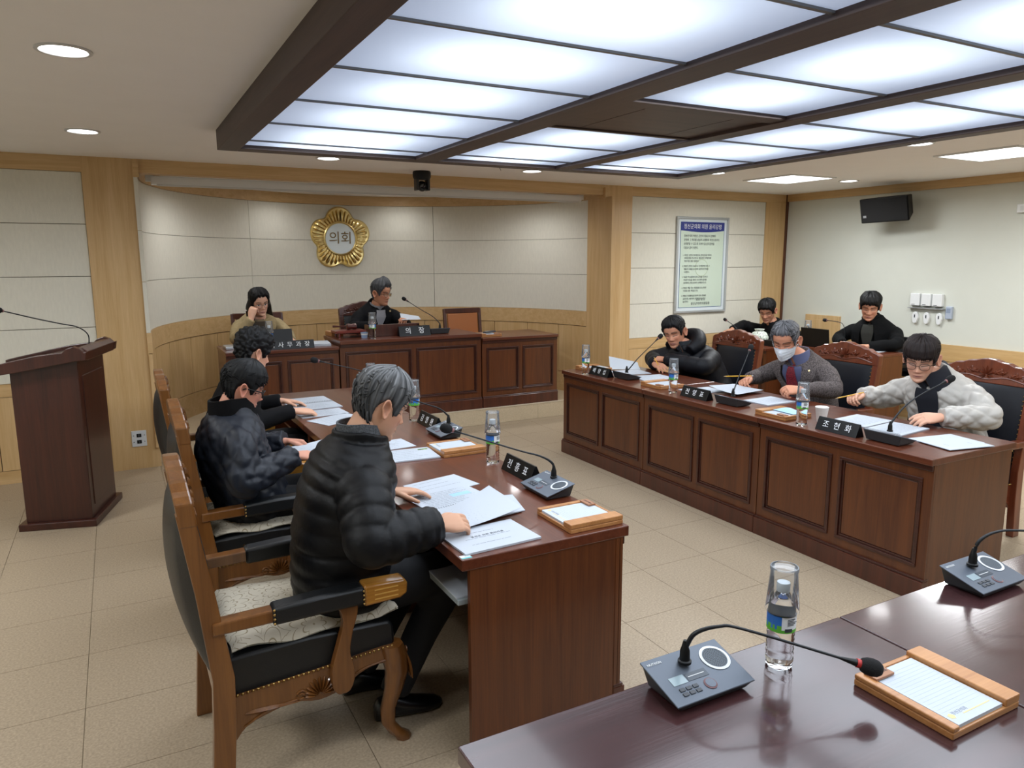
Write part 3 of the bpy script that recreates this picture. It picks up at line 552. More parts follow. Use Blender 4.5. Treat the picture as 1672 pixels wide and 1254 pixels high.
# ------------------------------------------------------------------ gooseneck conference microphones
def mic_unit(label, loc, rz, stem, head=True, red=False):
    """local -y is the speaker's side; stem: world points of the gooseneck"""
    t = thing('conference_microphone', label, 'microphone', loc, rz, 'gooseneck conference microphones')
    W, D = .112, .066; zb, zf_ = .058, .022
    zt = lambda y: zf_+(zb-zf_)*(y+D)/(2*D)
    bd = MB(); R = []
    for k, z in ((.84, .003), (.97, None)):
        R.append([(x*W*k, y*D*k, z if z else zt(y*D)-.003) for x, y in ((-1, -1), (1, -1), (1, 1), (-1, 1))])
    bd.rings(R); bd.obj('base_body', M('mic_body', '2b2c2e', .45), t, bevel=.003)
    pl = MB(); pl.add([(x*W, y*D, zt(y*D)+dz) for dz in (-.003, .001) for x, y in ((-1, -1), (1, -1), (1, 1), (-1, 1))], [(3, 2, 1, 0), (4, 5, 6, 7), (0, 1, 5, 4), (1, 2, 6, 5), (2, 3, 7, 6), (3, 0, 4, 7)])
    p = pl.obj('top_plate', PLATEG, t, bevel=.0015)
    sl = math.atan2(zb-zf_, 2*D); F = Matrix.Translation((0, 0, zt(0)+.0012)) @ Matrix.Rotation(sl, 4, 'X')
    def on(mb): mb.v = [tuple(F @ Vector(v)) for v in mb.v]; return mb
    on(MB().lathe([(.036, 0), (.0365, .0015), (.030, .002), (.0295, .0008)], (.068, .018, 0), 36, cap=False)).obj('speaker_ring', M('speaker_ring_white', 'd5dade', .4), p, smooth=50)
    g = MB(); g.lathe([(.0296, 0), (.0296, .0006)], (.068, .018, 0), 36); on(g).obj('speaker_grille', M('speaker_grille', '4b545d', .5), p)
    h = MB()
    for r in range(1, 7):
        for k in range(r*6): a = 2*pi*k/(r*6); h.box(-.0009, .0009, -.0009, .0009, .0006, .0009, M4=Matrix.Translation((.068+.0043*r*cos(a), .018+.0043*r*sin(a), 0)))
    on(h).obj('grille_holes', BLACK, p)['kind'] = 'stuff'
    on(MB().box(-.082, -.042, -.019, .004, 0, .0008)).obj('display', M('lcd_screen', '8fa0a6', .15), p); on(MB().box(-.038, .02, -.018, .003, 0, .0007)).obj('display_band', M('mic_band', '3a444e', .3), p); on(MB().box(-.034, .012, -.008, -.0065, .0007, .0012)).obj('status_line', WHITE, p)
    for k in range(6): on(MB().box(-.078+.0185*(k//2), -.064+.0185*(k//2), -.0375-.013*(k % 2), -.0285-.013*(k % 2), 0, .0022)).obj('button', DGREY, p, bevel=.0008)
    on(MB().lathe([(.0155, 0), (.0155, .0012), (.013, .0022)], (.004, -.040, 0), 24)).obj('talk_ring', M('talk_ring', '6b4446' if red else '46505a', .4), p, smooth=40); on(MB().lathe([(.0122, 0), (.0122, .003)], (.004, -.040, 0), 24)).obj('talk_button', PLATEG, p)
    text('NUTXON', .009, WHITE, p, F @ Matrix.Translation((-.083, .052, .0008)), 'brand_lettering', ext=.0002)
    inv = Matrix.Rotation(-rz, 4, 'Z') @ Matrix.Translation(-Vector(loc)); S_ = [inv @ Vector(q) for q in stem]
    b0 = S_[0]; sk = MB().lathe([(.0155, -.004), (.0155, .002), (.012, .004), (.011, .026), (.0085, .034), (.0045, .05)], b0, 18); sk.obj('stem_socket', BLACK, t, smooth=50)
    st = MB().tube([b0+Vector((0, 0, .03))]+S_[1:], [.0055, .0055, .004, .0034, .0032], 8, sub=6); s = st.obj('gooseneck', M('gooseneck_metal', '2c2e30', .4, .5), t, smooth=60)
    if head:
        d = (S_[-1]-S_[-2]).normalized(); e = S_[-1]
        MB().lathe([(.0035, -.03), (.007, -.004), (.0085, .004), (.0085, .012)], e, 14, ax=d).obj('mic_capsule', BLACK, s, smooth=50); MB().lathe([(.0095, .004), (.0098, .006), (.0098, .012), (.0095, .013)], e, 16, ax=d).obj('indicator_ring', REDB if red else M('pinkish_band', '8a5a5a', .5), s, smooth=50)
        MB().lathe([(.009, .012), (.0145, .016), (.0185, .026), (.0195, .038), (.0175, .05), (.012, .058), (.004, .061)], e, 20, ax=d).obj('foam_windscreen', FOAM, s, smooth=60)
    return t
mic_unit('large gooseneck microphone with a red ring on the foreground desk', (1.088, 1.147, TZ), 0, [(1.072, 1.172, TZ+.058), (1.085, 1.155, .872), (1.125, 1.125, .892), (1.17, 1.092, .889), (1.36, .952, .829)], red=True)
mic_unit('gooseneck microphone on the foreground desk at the right edge', (2.205, 1.15, TZ), 0, [(2.19, 1.175, TZ+.058), (2.195, 1.165, .875), (2.23, 1.14, .905), (2.30, 1.10, .91), (2.55, .95, .90)])
mic_unit('gooseneck microphone in front of the man in the black puffer jacket', (1.520, 2.528, TZ), -pi/2, [(1.565, 2.548, TZ+.055), (1.556, 2.55, .86), (1.50, 2.555, .895), (1.40, 2.57, .93), (1.135, 2.60, 1.034)])
mic_unit('gooseneck microphone on the middle left desk', (1.54, 3.672, TZ), -pi/2, [(1.585, 3.71, TZ+.055), (1.575, 3.71, .85), (1.52, 3.70, .893), (1.43, 3.685, .93), (1.22, 3.62, 1.02)])
mic_unit('gooseneck microphone on the far left desk, tip before the dais', (1.52, 4.74, TZ), -pi/2, [(1.565, 4.74, TZ+.055), (1.55, 4.74, .87), (1.45, 4.73, .95), (1.369, 4.72, .985), (1.13, 4.745, 1.055)])
mic_unit('gooseneck microphone beside the papers of the person in the pale jacket', (3.555, 2.395, TZ), pi/2, [(3.580, 2.41, TZ+.055), (3.60, 2.405, .86), (3.66, 2.39, .925), (3.74, 2.36, .985), (3.87, 2.315, 1.05)])
mic_unit('gooseneck microphone standing before the man in the tweed suit', (3.58, 3.55, TZ), pi/2, [(3.595, 3.565, TZ+.055), (3.61, 3.575, .83), (3.68, 3.605, .91), (3.76, 3.64, .99), (3.835, 3.672, 1.07)])
mic_unit('gooseneck microphone standing before the man in the hooded coat', (3.62, 4.77, TZ), pi/2, [(3.635, 4.79, TZ+.05), (3.65, 4.79, .81), (3.74, 4.78, .90), (3.85, 4.77, .99), (3.925, 4.765, 1.05)])
mic_unit('gooseneck microphone on the tall dais desk', (2.90, 7.02, .955), pi, [(2.91, 6.995, 1.01), (2.91, 7.0, 1.06), (2.85, 7.04, 1.13), (2.75, 7.11, 1.20), (2.63, 7.185, 1.29)])
def stem_mic(label, pts, parent_thing=None):
    t = thing('gooseneck_microphone', label, 'microphone', pts[0]); L_ = [Vector(p)-Vector(pts[0]) for p in pts]
    MB().lathe([(.018, 0), (.018, .006), (.008, .012)], (0, 0, 0), 16).obj('socket', BLACK, t, smooth=50); MB().tube(L_, .0038, 8, sub=6).obj('gooseneck', M('gooseneck_metal', '2c2e30', .4, .5), t, smooth=60)
    d = (L_[-1]-L_[-2]).normalized(); MB().lathe([(.0095, 0), (.0098, .008)], L_[-1], 16, ax=d).obj('indicator_ring', M('pinkish_band', '8a5a5a', .5), t); MB().lathe([(.009, .006), (.016, .014), (.019, .03), (.015, .048), (.004, .055)], L_[-1], 18, ax=d).obj('foam_windscreen', FOAM, t, smooth=60); return t
stem_mic('gooseneck microphone rising from the lectern', [(-.19, 5.72, 1.135), (-.19, 5.72, 1.21), (-.245, 5.70, 1.265), (-.34, 5.66, 1.295), (-.47, 5.60, 1.338), (-.625, 5.51, 1.396)])
stem_mic('gooseneck microphone on the staff desk before the oak board', [(6.585, 5.02, .812), (6.585, 5.02, .96), (6.58, 5.05, 1.04), (6.57, 5.12, 1.06), (6.56, 5.22, 1.065)])
stem_mic('black gooseneck microphone behind the hooded coat, near the wall', [(6.22, 6.14, .775), (6.22, 6.14, .86), (6.22, 6.17, .93), (6.2, 6.25, .98), (6.2, 6.30, 1.0)])
# ------------------------------------------------------------------ name plates
def plate(label, loc, rz, word, L_=.265, w=.07, h=.072, spacing=2.2, size=.045, mat=None):
    """triangular name plate; local -y and +y faces lettered"""
    t = thing('name_plate', label, 'name plate', loc, rz, 'triangular name plates')
    MB().prism([(-w/2, 0), (w/2, 0), (.004, h), (-.004, h)], -L_/2, L_/2, 'x').obj('block', mat or M('black_acrylic', '07080a', .3, spec=.3), t, bevel=.001)
    sl = math.atan2(h, w/2-.004)
    for s in (-1, 1):
        o = Vector((0, s*(w/4+.0035), h*.5)); xax = Vector((-s, 0, 0)); yax = Vector((0, -s*(w/2-.004), h)).normalized()
        ch = word.split(); stp = (L_-.05)/len(ch)
        for k, c_ in enumerate(ch): text(c_, size, M('lettering_white', 'eceff2', .5), t, frame(o, xax, yax) @ Matrix.Translation(((k-(len(ch)-1)/2)*stp, 0, .0008)), 'letter', ext=.0003)['kind'] = 'stuff'
    if L_ > .2:
        e = MB()
        e.box(L_/2-.0005, L_/2+.0005, -w/2, -w/2+.004, 0, .002); e.obj('edge_line', SILV, t)
    return t
plate('black name plate on the near left desk beside its microphone', (1.548, 2.800, TZ), pi/2, '전  흥  표'); plate('black name plate on the middle left desk', (1.56, 3.925, TZ), pi/2, '김  영  환')
plate('black name plate before the person in the pale jacket', (3.50, 2.66, TZ), pi/2, '조  현  화'); plate('black name plate before the man in the tweed suit', (3.53, 3.845, TZ), pi/2, '전  영  표'); plate('glare-lit name plate before the man in the hooded coat', (3.53, 5.00, TZ), pi/2, '배  왕  섭')
plate('black chairperson name plate on the tall dais desk', (2.60, 6.92, .955), 0, '의    장', .33, .08, .10, size=.07); plate('long black name plate on the lower left dais desk', (1.32, 6.84, .905), 0, '의 회 사 무 과 장', .52, .06, .075, size=.055)
# ------------------------------------------------------------------ memo trays
def tray(label, loc, rz, clip=True):
    t = thing('memo_tray', label, 'memo tray', loc, rz, 'wooden memo trays'); W, D = .119, .114
    MB().box(-W, W, -D, D, 0, .016).box(-W, -W+.022, -D, D, .016, .027).box(-W+.022, W-.052, D-.012, D, .016, .024).obj('tray_body', TRAYW, t, bevel=.003)
    MB().box(W-.052, W, -D, D, .016, .034).obj('pen_lid', TRAYW, t, bevel=.003)
    pd = MB().box(-W+.026, W-.056, -D+.006, D-.016, .016, .024).obj('note_pad', PAPER, t)
    ln = MB()
    for k in range(15): ln.box(-W+.034, W-.062, D-.035-k*.0105, D-.0354-k*.0105, .0241, .0243)
    ln.obj('ruled_lines', M('pale_rule', 'b9c4cf', .7), pd)['kind'] = 'stuff'
    MB().box(-W+.075, W-.07, -D+.024, -D+.027, .0241, .0244).obj('gold_line', M('pale_gold_print', 'd8c68c', .6), pd); text('정선군의회', .011, M('grey_print', '8a94a0', .7), pd, Matrix.Translation((-W+.075, -D+.034, .0243)), ext=.0001)
    MB().lathe([(.009, .0241), (.009, .0244)], (-W+.042, -D+.03, 0), 5).obj('printed_emblem', M('pale_gold_print', 'd8c68c', .6), pd)
    if clip:
        c = MB().box(-W+.016, -W+.078, D-.045, D-.012, .026, .032).obj('clip_plate', M('clip_wood', '9a6a4a', .45), t, bevel=.001); text('정선군의회', .011, INK, c, Matrix.Translation((-W+.047, D-.029, .0323)), ext=.0001)
    return t
tray('wooden memo tray with a ruled pad on the foreground desk', (1.530, .872, TZ), 0); tray('wooden memo tray at the front corner of the near left desk', (1.462, 2.196, TZ), -pi/2); tray('wooden memo tray on the middle left desk', (1.467, 3.345, TZ), -pi/2)
tray('wooden memo tray at the far end of the right desk row', (3.66, 5.30, TZ), pi/2); tray('wooden memo tray between the hooded coat and the tweed suit', (3.63, 4.335, TZ), pi/2); tray('wooden memo tray with a blue mask on it, beside the paper cup', (3.585, 3.13, TZ), pi/2)
tray('wooden memo tray on the lower right dais desk edge', (3.45, 6.99, .905), pi)
# blue face mask lying on a tray, pen beside
mk_ = MB().grid(14, 8, lambda u, v: (-.085+.17*u, -.045+.09*v, .026+.022*sin(pi*u)*sin(pi*v)+.002*sin(v*25))).grid(14, 8, lambda u, v: (-.085+.17*u, -.045+.09*v, .0245+.018*sin(pi*u)*sin(pi*v)))
tag(mk_.obj('folded_mask', M('pale_blue_mask', 'a9cfe6', .8), None, (3.61, 3.11, TZ+.004), (0, 0, 1.5), smooth=60), 'pale blue face mask lying on a wooden memo tray', 'face mask')
# ------------------------------------------------------------------ papers
def paper(label, c, rz, w=.297, d=.21, th=.004, z=TZ, lines=9, curl=0., bind=None, photo=None, group='meeting papers', tilt=None, table=False, margin=.03, name='paper_document', title=None, cat='paper'):
    """sheet stack lying flat; local x along width; bind: 'top' spiral along +y edge"""
    t = thing(name, label, cat, (c[0], c[1], z+.0006), rz, group)
    def top(u, v): return (-w/2+w*u, -d/2+d*v, th+curl*(u**2 if curl > 0 else (1-u)**2)*abs(1)*(.4+.6*v))
    def bot(u, v): p = top(u, v); return (p[0], p[1], p[2]-th if not curl else p[2]-.0008)
    m = MB(); n = 10 if curl else 1; m.grid(n, n, top); m.grid(n, n, bot)
    if not curl:
        o = len(m.v); m.box(-w/2, w/2, -d/2, d/2, 0, th-.0002)
    sh = m.obj('sheets', PAPER, t, smooth=30)
    if lines:
        ln = MB(); rnd = random.Random(int(c[0]*1000+c[1]*77))
        for k in range(lines):
            y = d/2-margin-(d-2*margin)*k/max(1, lines-1); e = w/2-margin-rnd.random()*w*.25
            x = -w/2+margin
            while x < e:
                l = .008+rnd.random()*.03; zz = th+.0003+(top((x+w/2)/w, (y+d/2)/d)[2]-th)
                ln.add([(x, y, zz), (min(x+l, e), y, zz), (min(x+l, e), y+.0022, zz), (x, y+.0022, zz)], [(0, 1, 2, 3)]); x += l+.004
        if table:
            for k in range(lines+1): y = d/2-margin+.006-(d-2*margin)*k/max(1, lines-1); ln.add([(-w/2+margin, y, th+.0002), (w/2-margin, y, th+.0002), (w/2-margin, y+.0006, th+.0002), (-w/2+margin, y+.0006, th+.0002)], [(0, 1, 2, 3)])
        ln.obj('printed_text', M('print_grey', '6f7783', .8), sh)['kind'] = 'stuff'
    if photo:
        x, y, a, b, m1 = photo; MB().box(x, x+a, y, y+b, th, th+.0004).obj('printed_picture', m1, sh)
    if title: text(title, .015, INK, sh, Matrix.Translation((0, .015, th+.0004)), 'printed_title', ext=.0001)
    if bind:
        s = MB()
        for k in range(26):
            x = -w/2+.012+(w-.024)*k/25; yy = d/2 if bind == 'top' else -d/2
            s.tube([(x, yy-.006, th+.0005), (x, yy-.003, th+.005), (x, yy+.003, th+.005), (x, yy+.006, th+.0005)], .0007, 4, sub=2)
        s.obj('spiral_binding', BLACK, t)['kind'] = 'stuff'
    return t
PICB = M('print_blue_table', '9cc3e4', .7); PICG = M('print_green_photo', '7f9a4a', .7, noise_amt=.6, noise_scale=60); PICO = M('print_green_orange', '6d8f3c', .7, noise_amt=.9, noise_scale=40)
paper('printed cover booklet at the near corner of the left desk, under the hand', (1.083, 2.190), radians(3), th=.007, lines=3, margin=.055, title='정선군 의회 회의자료')
paper('left page of the open spiral booklet before the grey haired man', (1.125, 2.655), radians(8), th=.005, lines=10, table=True, bind='bottom', photo=(.02, -.01, .09, .035, PICB))
paper('lower page of the open spiral booklet under the lifted sheet', (1.150, 2.445), radians(8), th=.004, z=TZ+.0038, lines=10)
paper('loose sheet lying beyond the open spiral booklet', (1.17, 2.83), radians(12), .27, .19, .002, lines=4)
paper('sheet with a small colour photo peeking out under the spiral booklet', (1.215, 2.50), radians(-14), .28, .2, .003, lines=3, photo=(.05, .03, .06, .03, PICG))
paper('page lifted by the hand of the grey haired man', (1.12, 2.395), radians(10), .297, .21, .001, TZ+.016, lines=9, curl=.055)
paper('open booklet before the curly haired person, upper half', (1.095, 5.055), radians(3), .31, .21, .006, lines=8, table=True, bind='bottom'); paper('open booklet before the curly haired person, lower half', (1.105, 4.83), radians(3), .31, .2, .006, lines=9)
paper('single printed sheet below the open booklet on the far left desk', (1.09, 4.60), radians(4), .30, .2, .002, lines=8, table=True); paper('sheet propped at an angle between the left desks', (1.13, 4.37), radians(24), .297, .21, .002, lines=5)
paper('printed booklet before the man with glasses, partly behind the puffer jacket', (1.10, 3.74), radians(-6), .30, .21, .003, lines=7); paper('booklet with a colour picture on the middle left desk', (1.20, 3.36), radians(-4), .297, .21, .006, lines=6, photo=(.085, .06, .05, .02, PICO))
paper('sheet on the middle left desk near the bottle', (1.17, 3.60), radians(5), .28, .19, .002, lines=5)
paper('paper held in the lap of the man with glasses', (.84, 3.62), radians(10), .24, .2, .0015, .772, lines=4, curl=.02)
paper('left page of the open booklet before the person in the pale jacket', (3.87, 2.795), radians(96), .23, .30, .005, lines=10, table=True); paper('right page of the open booklet before the person in the pale jacket', (3.86, 2.555), radians(96), .21, .30, .006, lines=10, bind='top')
paper('sheet lying open at the near end of the right desk', (3.83, 2.255), radians(80), .21, .30, .004, lines=6); paper('title sheet at the near corner of the right desk', (3.80, 2.185), radians(78), .20, .29, .003, TZ+.0048, lines=2, margin=.07)
paper('curling sheet held before the man in the tweed suit', (3.92, 3.86), radians(98), .25, .30, .0015, TZ+.02, lines=9, curl=.03); paper('stapled papers before the man in the tweed suit, near side', (3.87, 3.50), radians(92), .21, .27, .007, lines=9, table=True); paper('papers behind the name plate of the man in tweed', (3.76, 4.04), radians(84), .21, .27, .004, lines=8)
paper('left of the two flat sheets before the man in the hooded coat', (3.84, 5.02), radians(80), .24, .29, .003, lines=7, table=True); paper('right of the two flat sheets before the man in the hooded coat', (3.83, 4.70), radians(84), .24, .30, .003, lines=9, table=True); paper('curled sheet standing up at the far end of the right desks', (3.95, 5.24), radians(60), .2, .26, .0015, TZ+.004, lines=5, curl=.09)
paper('stack of white booklets on the lower left dais desk', (1.655, 7.05), radians(-8), .24, .30, .02, .905, lines=0, cat='paper stack'); paper('papers under the hand of the woman on the dais', (1.52, 7.18), radians(4), .22, .28, .003, .905, lines=5); paper('papers beside the microphone on the tall dais desk', (2.68, 7.22), radians(10), .20, .26, .004, .955, lines=4)
paper('paper sheet held up by the chairperson', (2.70, 7.28), radians(80), .14, .20, .001, 1.09, lines=3, curl=.06); paper('white sheets on the staff desk before the young man in the overcoat', (6.44, 4.60), radians(100), .20, .28, .004, .812, lines=4)
# small sticker on the desk corner
st_ = thing('desk_sticker', 'small teal and white sticker on the corner of the near left desk', 'sticker', (.938, 2.072, TZ)); B(-.018, .018, -.012, .016, 0, .0008).obj('sticker_base', M('sticker_white', 'dfe6e8', .4), st_); B(-.018, .018, -.012, -.003, .0008, .0011).obj('sticker_band', M('sticker_teal', '5fb8bb', .4), st_)
# clear plastic file tray on the shelf of the near left desk
ft = thing('file_tray', 'translucent plastic file on the shelf under the near left desk', 'file tray', (1.02, 2.24, .562)); B(-.10, .12, -.14, .14, 0, .02).obj('file', M('frosted_plastic', '9aa3a6', .25), ft, bevel=.003); B(-.10, .12, -.13, .13, .021, .026).obj('papers', PAPER, ft)
# pencils
def pencil(label, a, b, col='d9a51c'):
    a, b = Vector(a), Vector(b); d = (b-a).normalized(); L_ = (b-a).length; t = thing('pencil', label, 'pencil', a, 0, 'yellow pencils')
    MB().lathe([(.0036, .018), (.0036, L_-.012)], (0, 0, 0), 6, ax=d).obj('shaft', M('pencil_yellow', col, .4), t); MB().lathe([(.0006, 0), (.0036, .018)], (0, 0, 0), 6, ax=d).obj('tip', M('pencil_tip', 'c9a77a', .6), t); MB().lathe([(.0037, L_-.012), (.0037, L_)], (0, 0, 0), 8, ax=d).obj('ferrule', SILV, t)
pencil('yellow pencil in the hand of the person in the pale jacket', (4.02, 3.10, .815), (4.16, 2.985, .865)); pencil('yellow pencil in the hand of the man in the tweed suit', (3.99, 4.06, .83), (4.13, 3.90, .845)); pencil('yellow pencil between the fingers of the man in the hooded coat', (4.03, 4.86, .80), (4.07, 4.98, .865))
# ------------------------------------------------------------------ dais things
gv = thing('gavel_stand', 'red gavel block on a small four legged stand on the dais', 'gavel block', (1.99, 7.12, .955)); MB().box(-.15, .15, -.10, .10, .045, .07).obj('board', M('red_lacquer', '6e2318', .3, coat=.4), gv, bevel=.004)
for sx in (-1, 1):
    for sy in (-1, 1): MB().lathe([(.012, 0), (.009, .015), (.015, .03), (.012, .045)], (sx*.11, sy*.07, 0), 10).obj('leg', M('red_lacquer', '6e2318', .3, coat=.4), gv, smooth=50)
gh = thing('gavel', 'dark red barrel gavel lying on the gavel stand', 'gavel', (2.02, 7.12, 1.057)); MB().lathe([(.022, -.05), (.03, -.045), (.03, -.02), (.026, -.01), (.026, .01), (.03, .02), (.03, .045), (.022, .05)], (0, 0, 0), 18, ax=(1, .1, 0)).obj('gavel_head', M('gavel_wood', '47160f', .3, coat=.4), gh, smooth=50); MB().tube([(0, 0, .0), (-.10, .06, .0), (-.16, .09, 0)], [.009, .008, .011], 8).obj('handle', M('gavel_wood', '47160f', .3, coat=.4), gh, smooth=60)
tb = thing('wooden_box', 'flat orange wooden box beside the gavel stand', 'box', (1.90, 7.325, .955), .1); B(-.06, .06, -.09, .09, 0, .038).obj('box_body', TRAYW, tb, bevel=.003); B(-.062, .062, -.092, .092, .038, .046).obj('lid', TRAYW, tb, bevel=.003)
sc_ = thing('small_cup', 'small blue and white cup between gavel stand and bottle', 'cup', (2.10, 6.96, .955)); MB().lathe([(.028, 0), (.036, .055), (.034, .055), (.026, .004), (.002, .004)], seg=22, cap=False).obj('cup_body', M('cup_blue', '8fa6c4', .4), sc_, smooth=50); MB().lathe([(.0325, .03), (.035, .045)], seg=22, cap=False).obj('cup_band', WHITE, sc_, smooth=50)
ds = thing('desk_screen', 'dark wooden screen board standing on the tall dais desk', 'screen board', (2.43, 7.02, .955)); B(-.26, .26, -.012, .012, 0, .118).obj('board', CHD, ds, bevel=.003); B(-.26, -.24, -.012, .16, 0, .11).obj('side_board', CHD, ds); B(.24, .26, -.012, .16, 0, .11).obj('side_board', CHD, ds)
tl = thing('tablet', 'black tablet standing in its cover before the woman on the dais', 'tablet', (1.31, 7.06, .905), 0); F_ = Matrix.Rotation(radians(-14), 4, 'X'); MB().box(-.13, .13, -.005, .005, 0, .165, M4=F_).obj('cover', BLACK, tl, bevel=.003); MB().box(-.13, .13, 0, .12, 0, .006).obj('stand_flap', BLACK, tl)
cs = thing('silver_case', 'flat silver case at the left end of the dais desk', 'case', (.90, 7.10, .905)); B(-.07, .07, -.10, .10, 0, .03).obj('case_body', SILV, cs, bevel=.006); B(-.071, .071, -.101, .101, .013, .016).obj('case_seam', GREY, cs)
rc = thing('remote_control', 'dark remote control lying on the dais memo tray', 'remote', (3.47, 6.98, .939), .5); B(-.09, .09, -.022, .022, 0, .016).obj('remote_body', DGREY, rc, bevel=.005); B(-.07, .0, -.014, .014, .016, .018).obj('button_pad', SILV, rc)
# ------------------------------------------------------------------ staff desk things
lp = thing('laptop', 'open black laptop seen from behind on the staff desk', 'laptop', (6.36, 5.10, .812), pi/2); MB().box(-.17, .17, -.24+.12, .11, 0, .016).obj('keyboard_base', BLACK, lp, bevel=.003); MB().box(-.17, .17, 0, .008, 0, .185, M4=Matrix.Translation((0, .105, .012)) @ Matrix.Rotation(radians(-8), 4, 'X')).obj('screen_lid', BLACK, lp, bevel=.003)
bg = thing('net_bag', 'white net bag with a dotted pattern on the corner staff desk', 'bag', (6.20, 5.80, .775)); MB().lathe([(.05, 0), (.09, .03), (.10, .08), (.075, .13), (.04, .15), (.055, .17)], (0, 0, 0), 18).obj('bag_body', M('net_cloth', 'b9bfb4', .9, noise_amt=.8, noise_scale=70), bg, smooth=60); MB().lathe([(.042, .146), (.046, .15), (.042, .154)], seg=16, cap=False).obj('tie', WHITE, bg)
bx_ = thing('black_box', 'black box with white cable on the corner staff desk', 'box', (6.25, 5.62, .775)); B(-.10, .10, -.07, .07, 0, .065).obj('box_body', BLACK, bx_, bevel=.004); MB().tube([(-.03, -.02, .07), (-.02, .0, .12), (.0, .02, .08), (.02, .0, .125), (.03, -.03, .072), (.05, .02, .09)], .004, 6).obj('cable', WHITE, bx_, smooth=60)
# ================================================================== PEOPLE
def remesh_mesh(mb, voxel, it=3, fac=.5):
    me = mb.mesh('tmp', []) if False else bpy.data.meshes.new('tmp')
    me.from_pydata(mb.v, [], mb.f); bm = bmesh.new(); bm.from_mesh(me); bmesh.ops.recalc_face_normals(bm, faces=bm.faces); bm.to_mesh(me); bm.free()
    o = bpy.data.objects.new('tmp', me)
    r = o.modifiers.new('r', 'REMESH'); r.mode = 'VOXEL'; r.voxel_size = voxel
    if it: s = o.modifiers.new('s', 'SMOOTH'); s.factor = fac; s.iterations = it
    out = evaluated(o); bpy.data.meshes.remove(me)
    V = [v.co.copy() for v in out.vertices]; Fs = [tuple(p.vertices) for p in out.polygons]; bpy.data.meshes.remove(out); return V, Fs
def mk(name, V, Fs, mat, parent, base, cols=None, smooth=80):
    me = bpy.data.meshes.new(name); me.from_pydata([tuple(Vector(v)-base) for v in V], [], Fs); me.materials.append(mat)
    me.polygons.foreach_set('use_smooth', [True]*len(me.polygons))
    if cols:
        a = me.color_attributes.new('Col', 'FLOAT_COLOR', 'POINT'); a.data.foreach_set('color', [x for c in cols for x in c])
    me.update(); o = bpy.data.objects.new(name, me); C.objects.link(o); o.parent = parent; return o
def interp(tab, t):
    for (a, va), (b, vb) in zip(tab, tab[1:]):
        if t <= b:
            s = (t-a)/(b-a) if b > a else 0; s = max(0, s); return va+(vb-va)*s
    return tab[-1][1]
def smooth_tab(tab):
    xs = [a for a, _ in tab]; N = 200; d = [interp(tab, i/N) for i in range(N+1)]
    for _ in range(14): d = [d[0]]+[(d[i-1]+2*d[i]+d[i+1])/4 for i in range(1, N)]+[d[-1]]
    return lambda t: lerp_list(d, min(1, max(0, t)))
HH = .235
_w = smooth_tab([(0, .020), (.04, .034), (.1, .046), (.18, .055), (.28, .062), (.4, .067), (.5, .071), (.6, .074), (.7, .076), (.8, .073), (.9, .058), (.96, .036), (1, .004)])
_f = smooth_tab([(0, .066), (.05, .080), (.1, .083), (.16, .079), (.22, .081), (.3, .082), (.4, .081), (.48, .079), (.55, .083), (.62, .087), (.7, .087), (.8, .078), (.9, .058), (.96, .036), (1, .004)])
_b = smooth_tab([(0, .0), (.08, .012), (.16, .03), (.25, .055), (.35, .074), (.45, .088), (.55, .097), (.65, .101), (.75, .098), (.85, .082), (.93, .055), (1, .004)])
def G(x, s): return exp(-(x/s)**2)
def head_pt(t, a):
    """surface point of the skull at height t (0 chin .. 1 crown) and angle a (radians from the face, + to the right side)"""
    w_, f_, b_ = _w(t), _f(t), _b(t); e = .88 if t < .45 else .94
    sx, cy = sin(a), cos(a); x = w_*math.copysign(abs(sx)**e, sx); y = (f_ if cy > 0 else b_)*math.copysign(abs(cy)**e, cy); return Vector((x, y, (t-.5)*HH))
NB, NT = 100, 92
def angs(): return [math.copysign(abs(q)**1.35, q)*pi for q in [(i+.5)/NB*2-1 for i in range(NB)]]
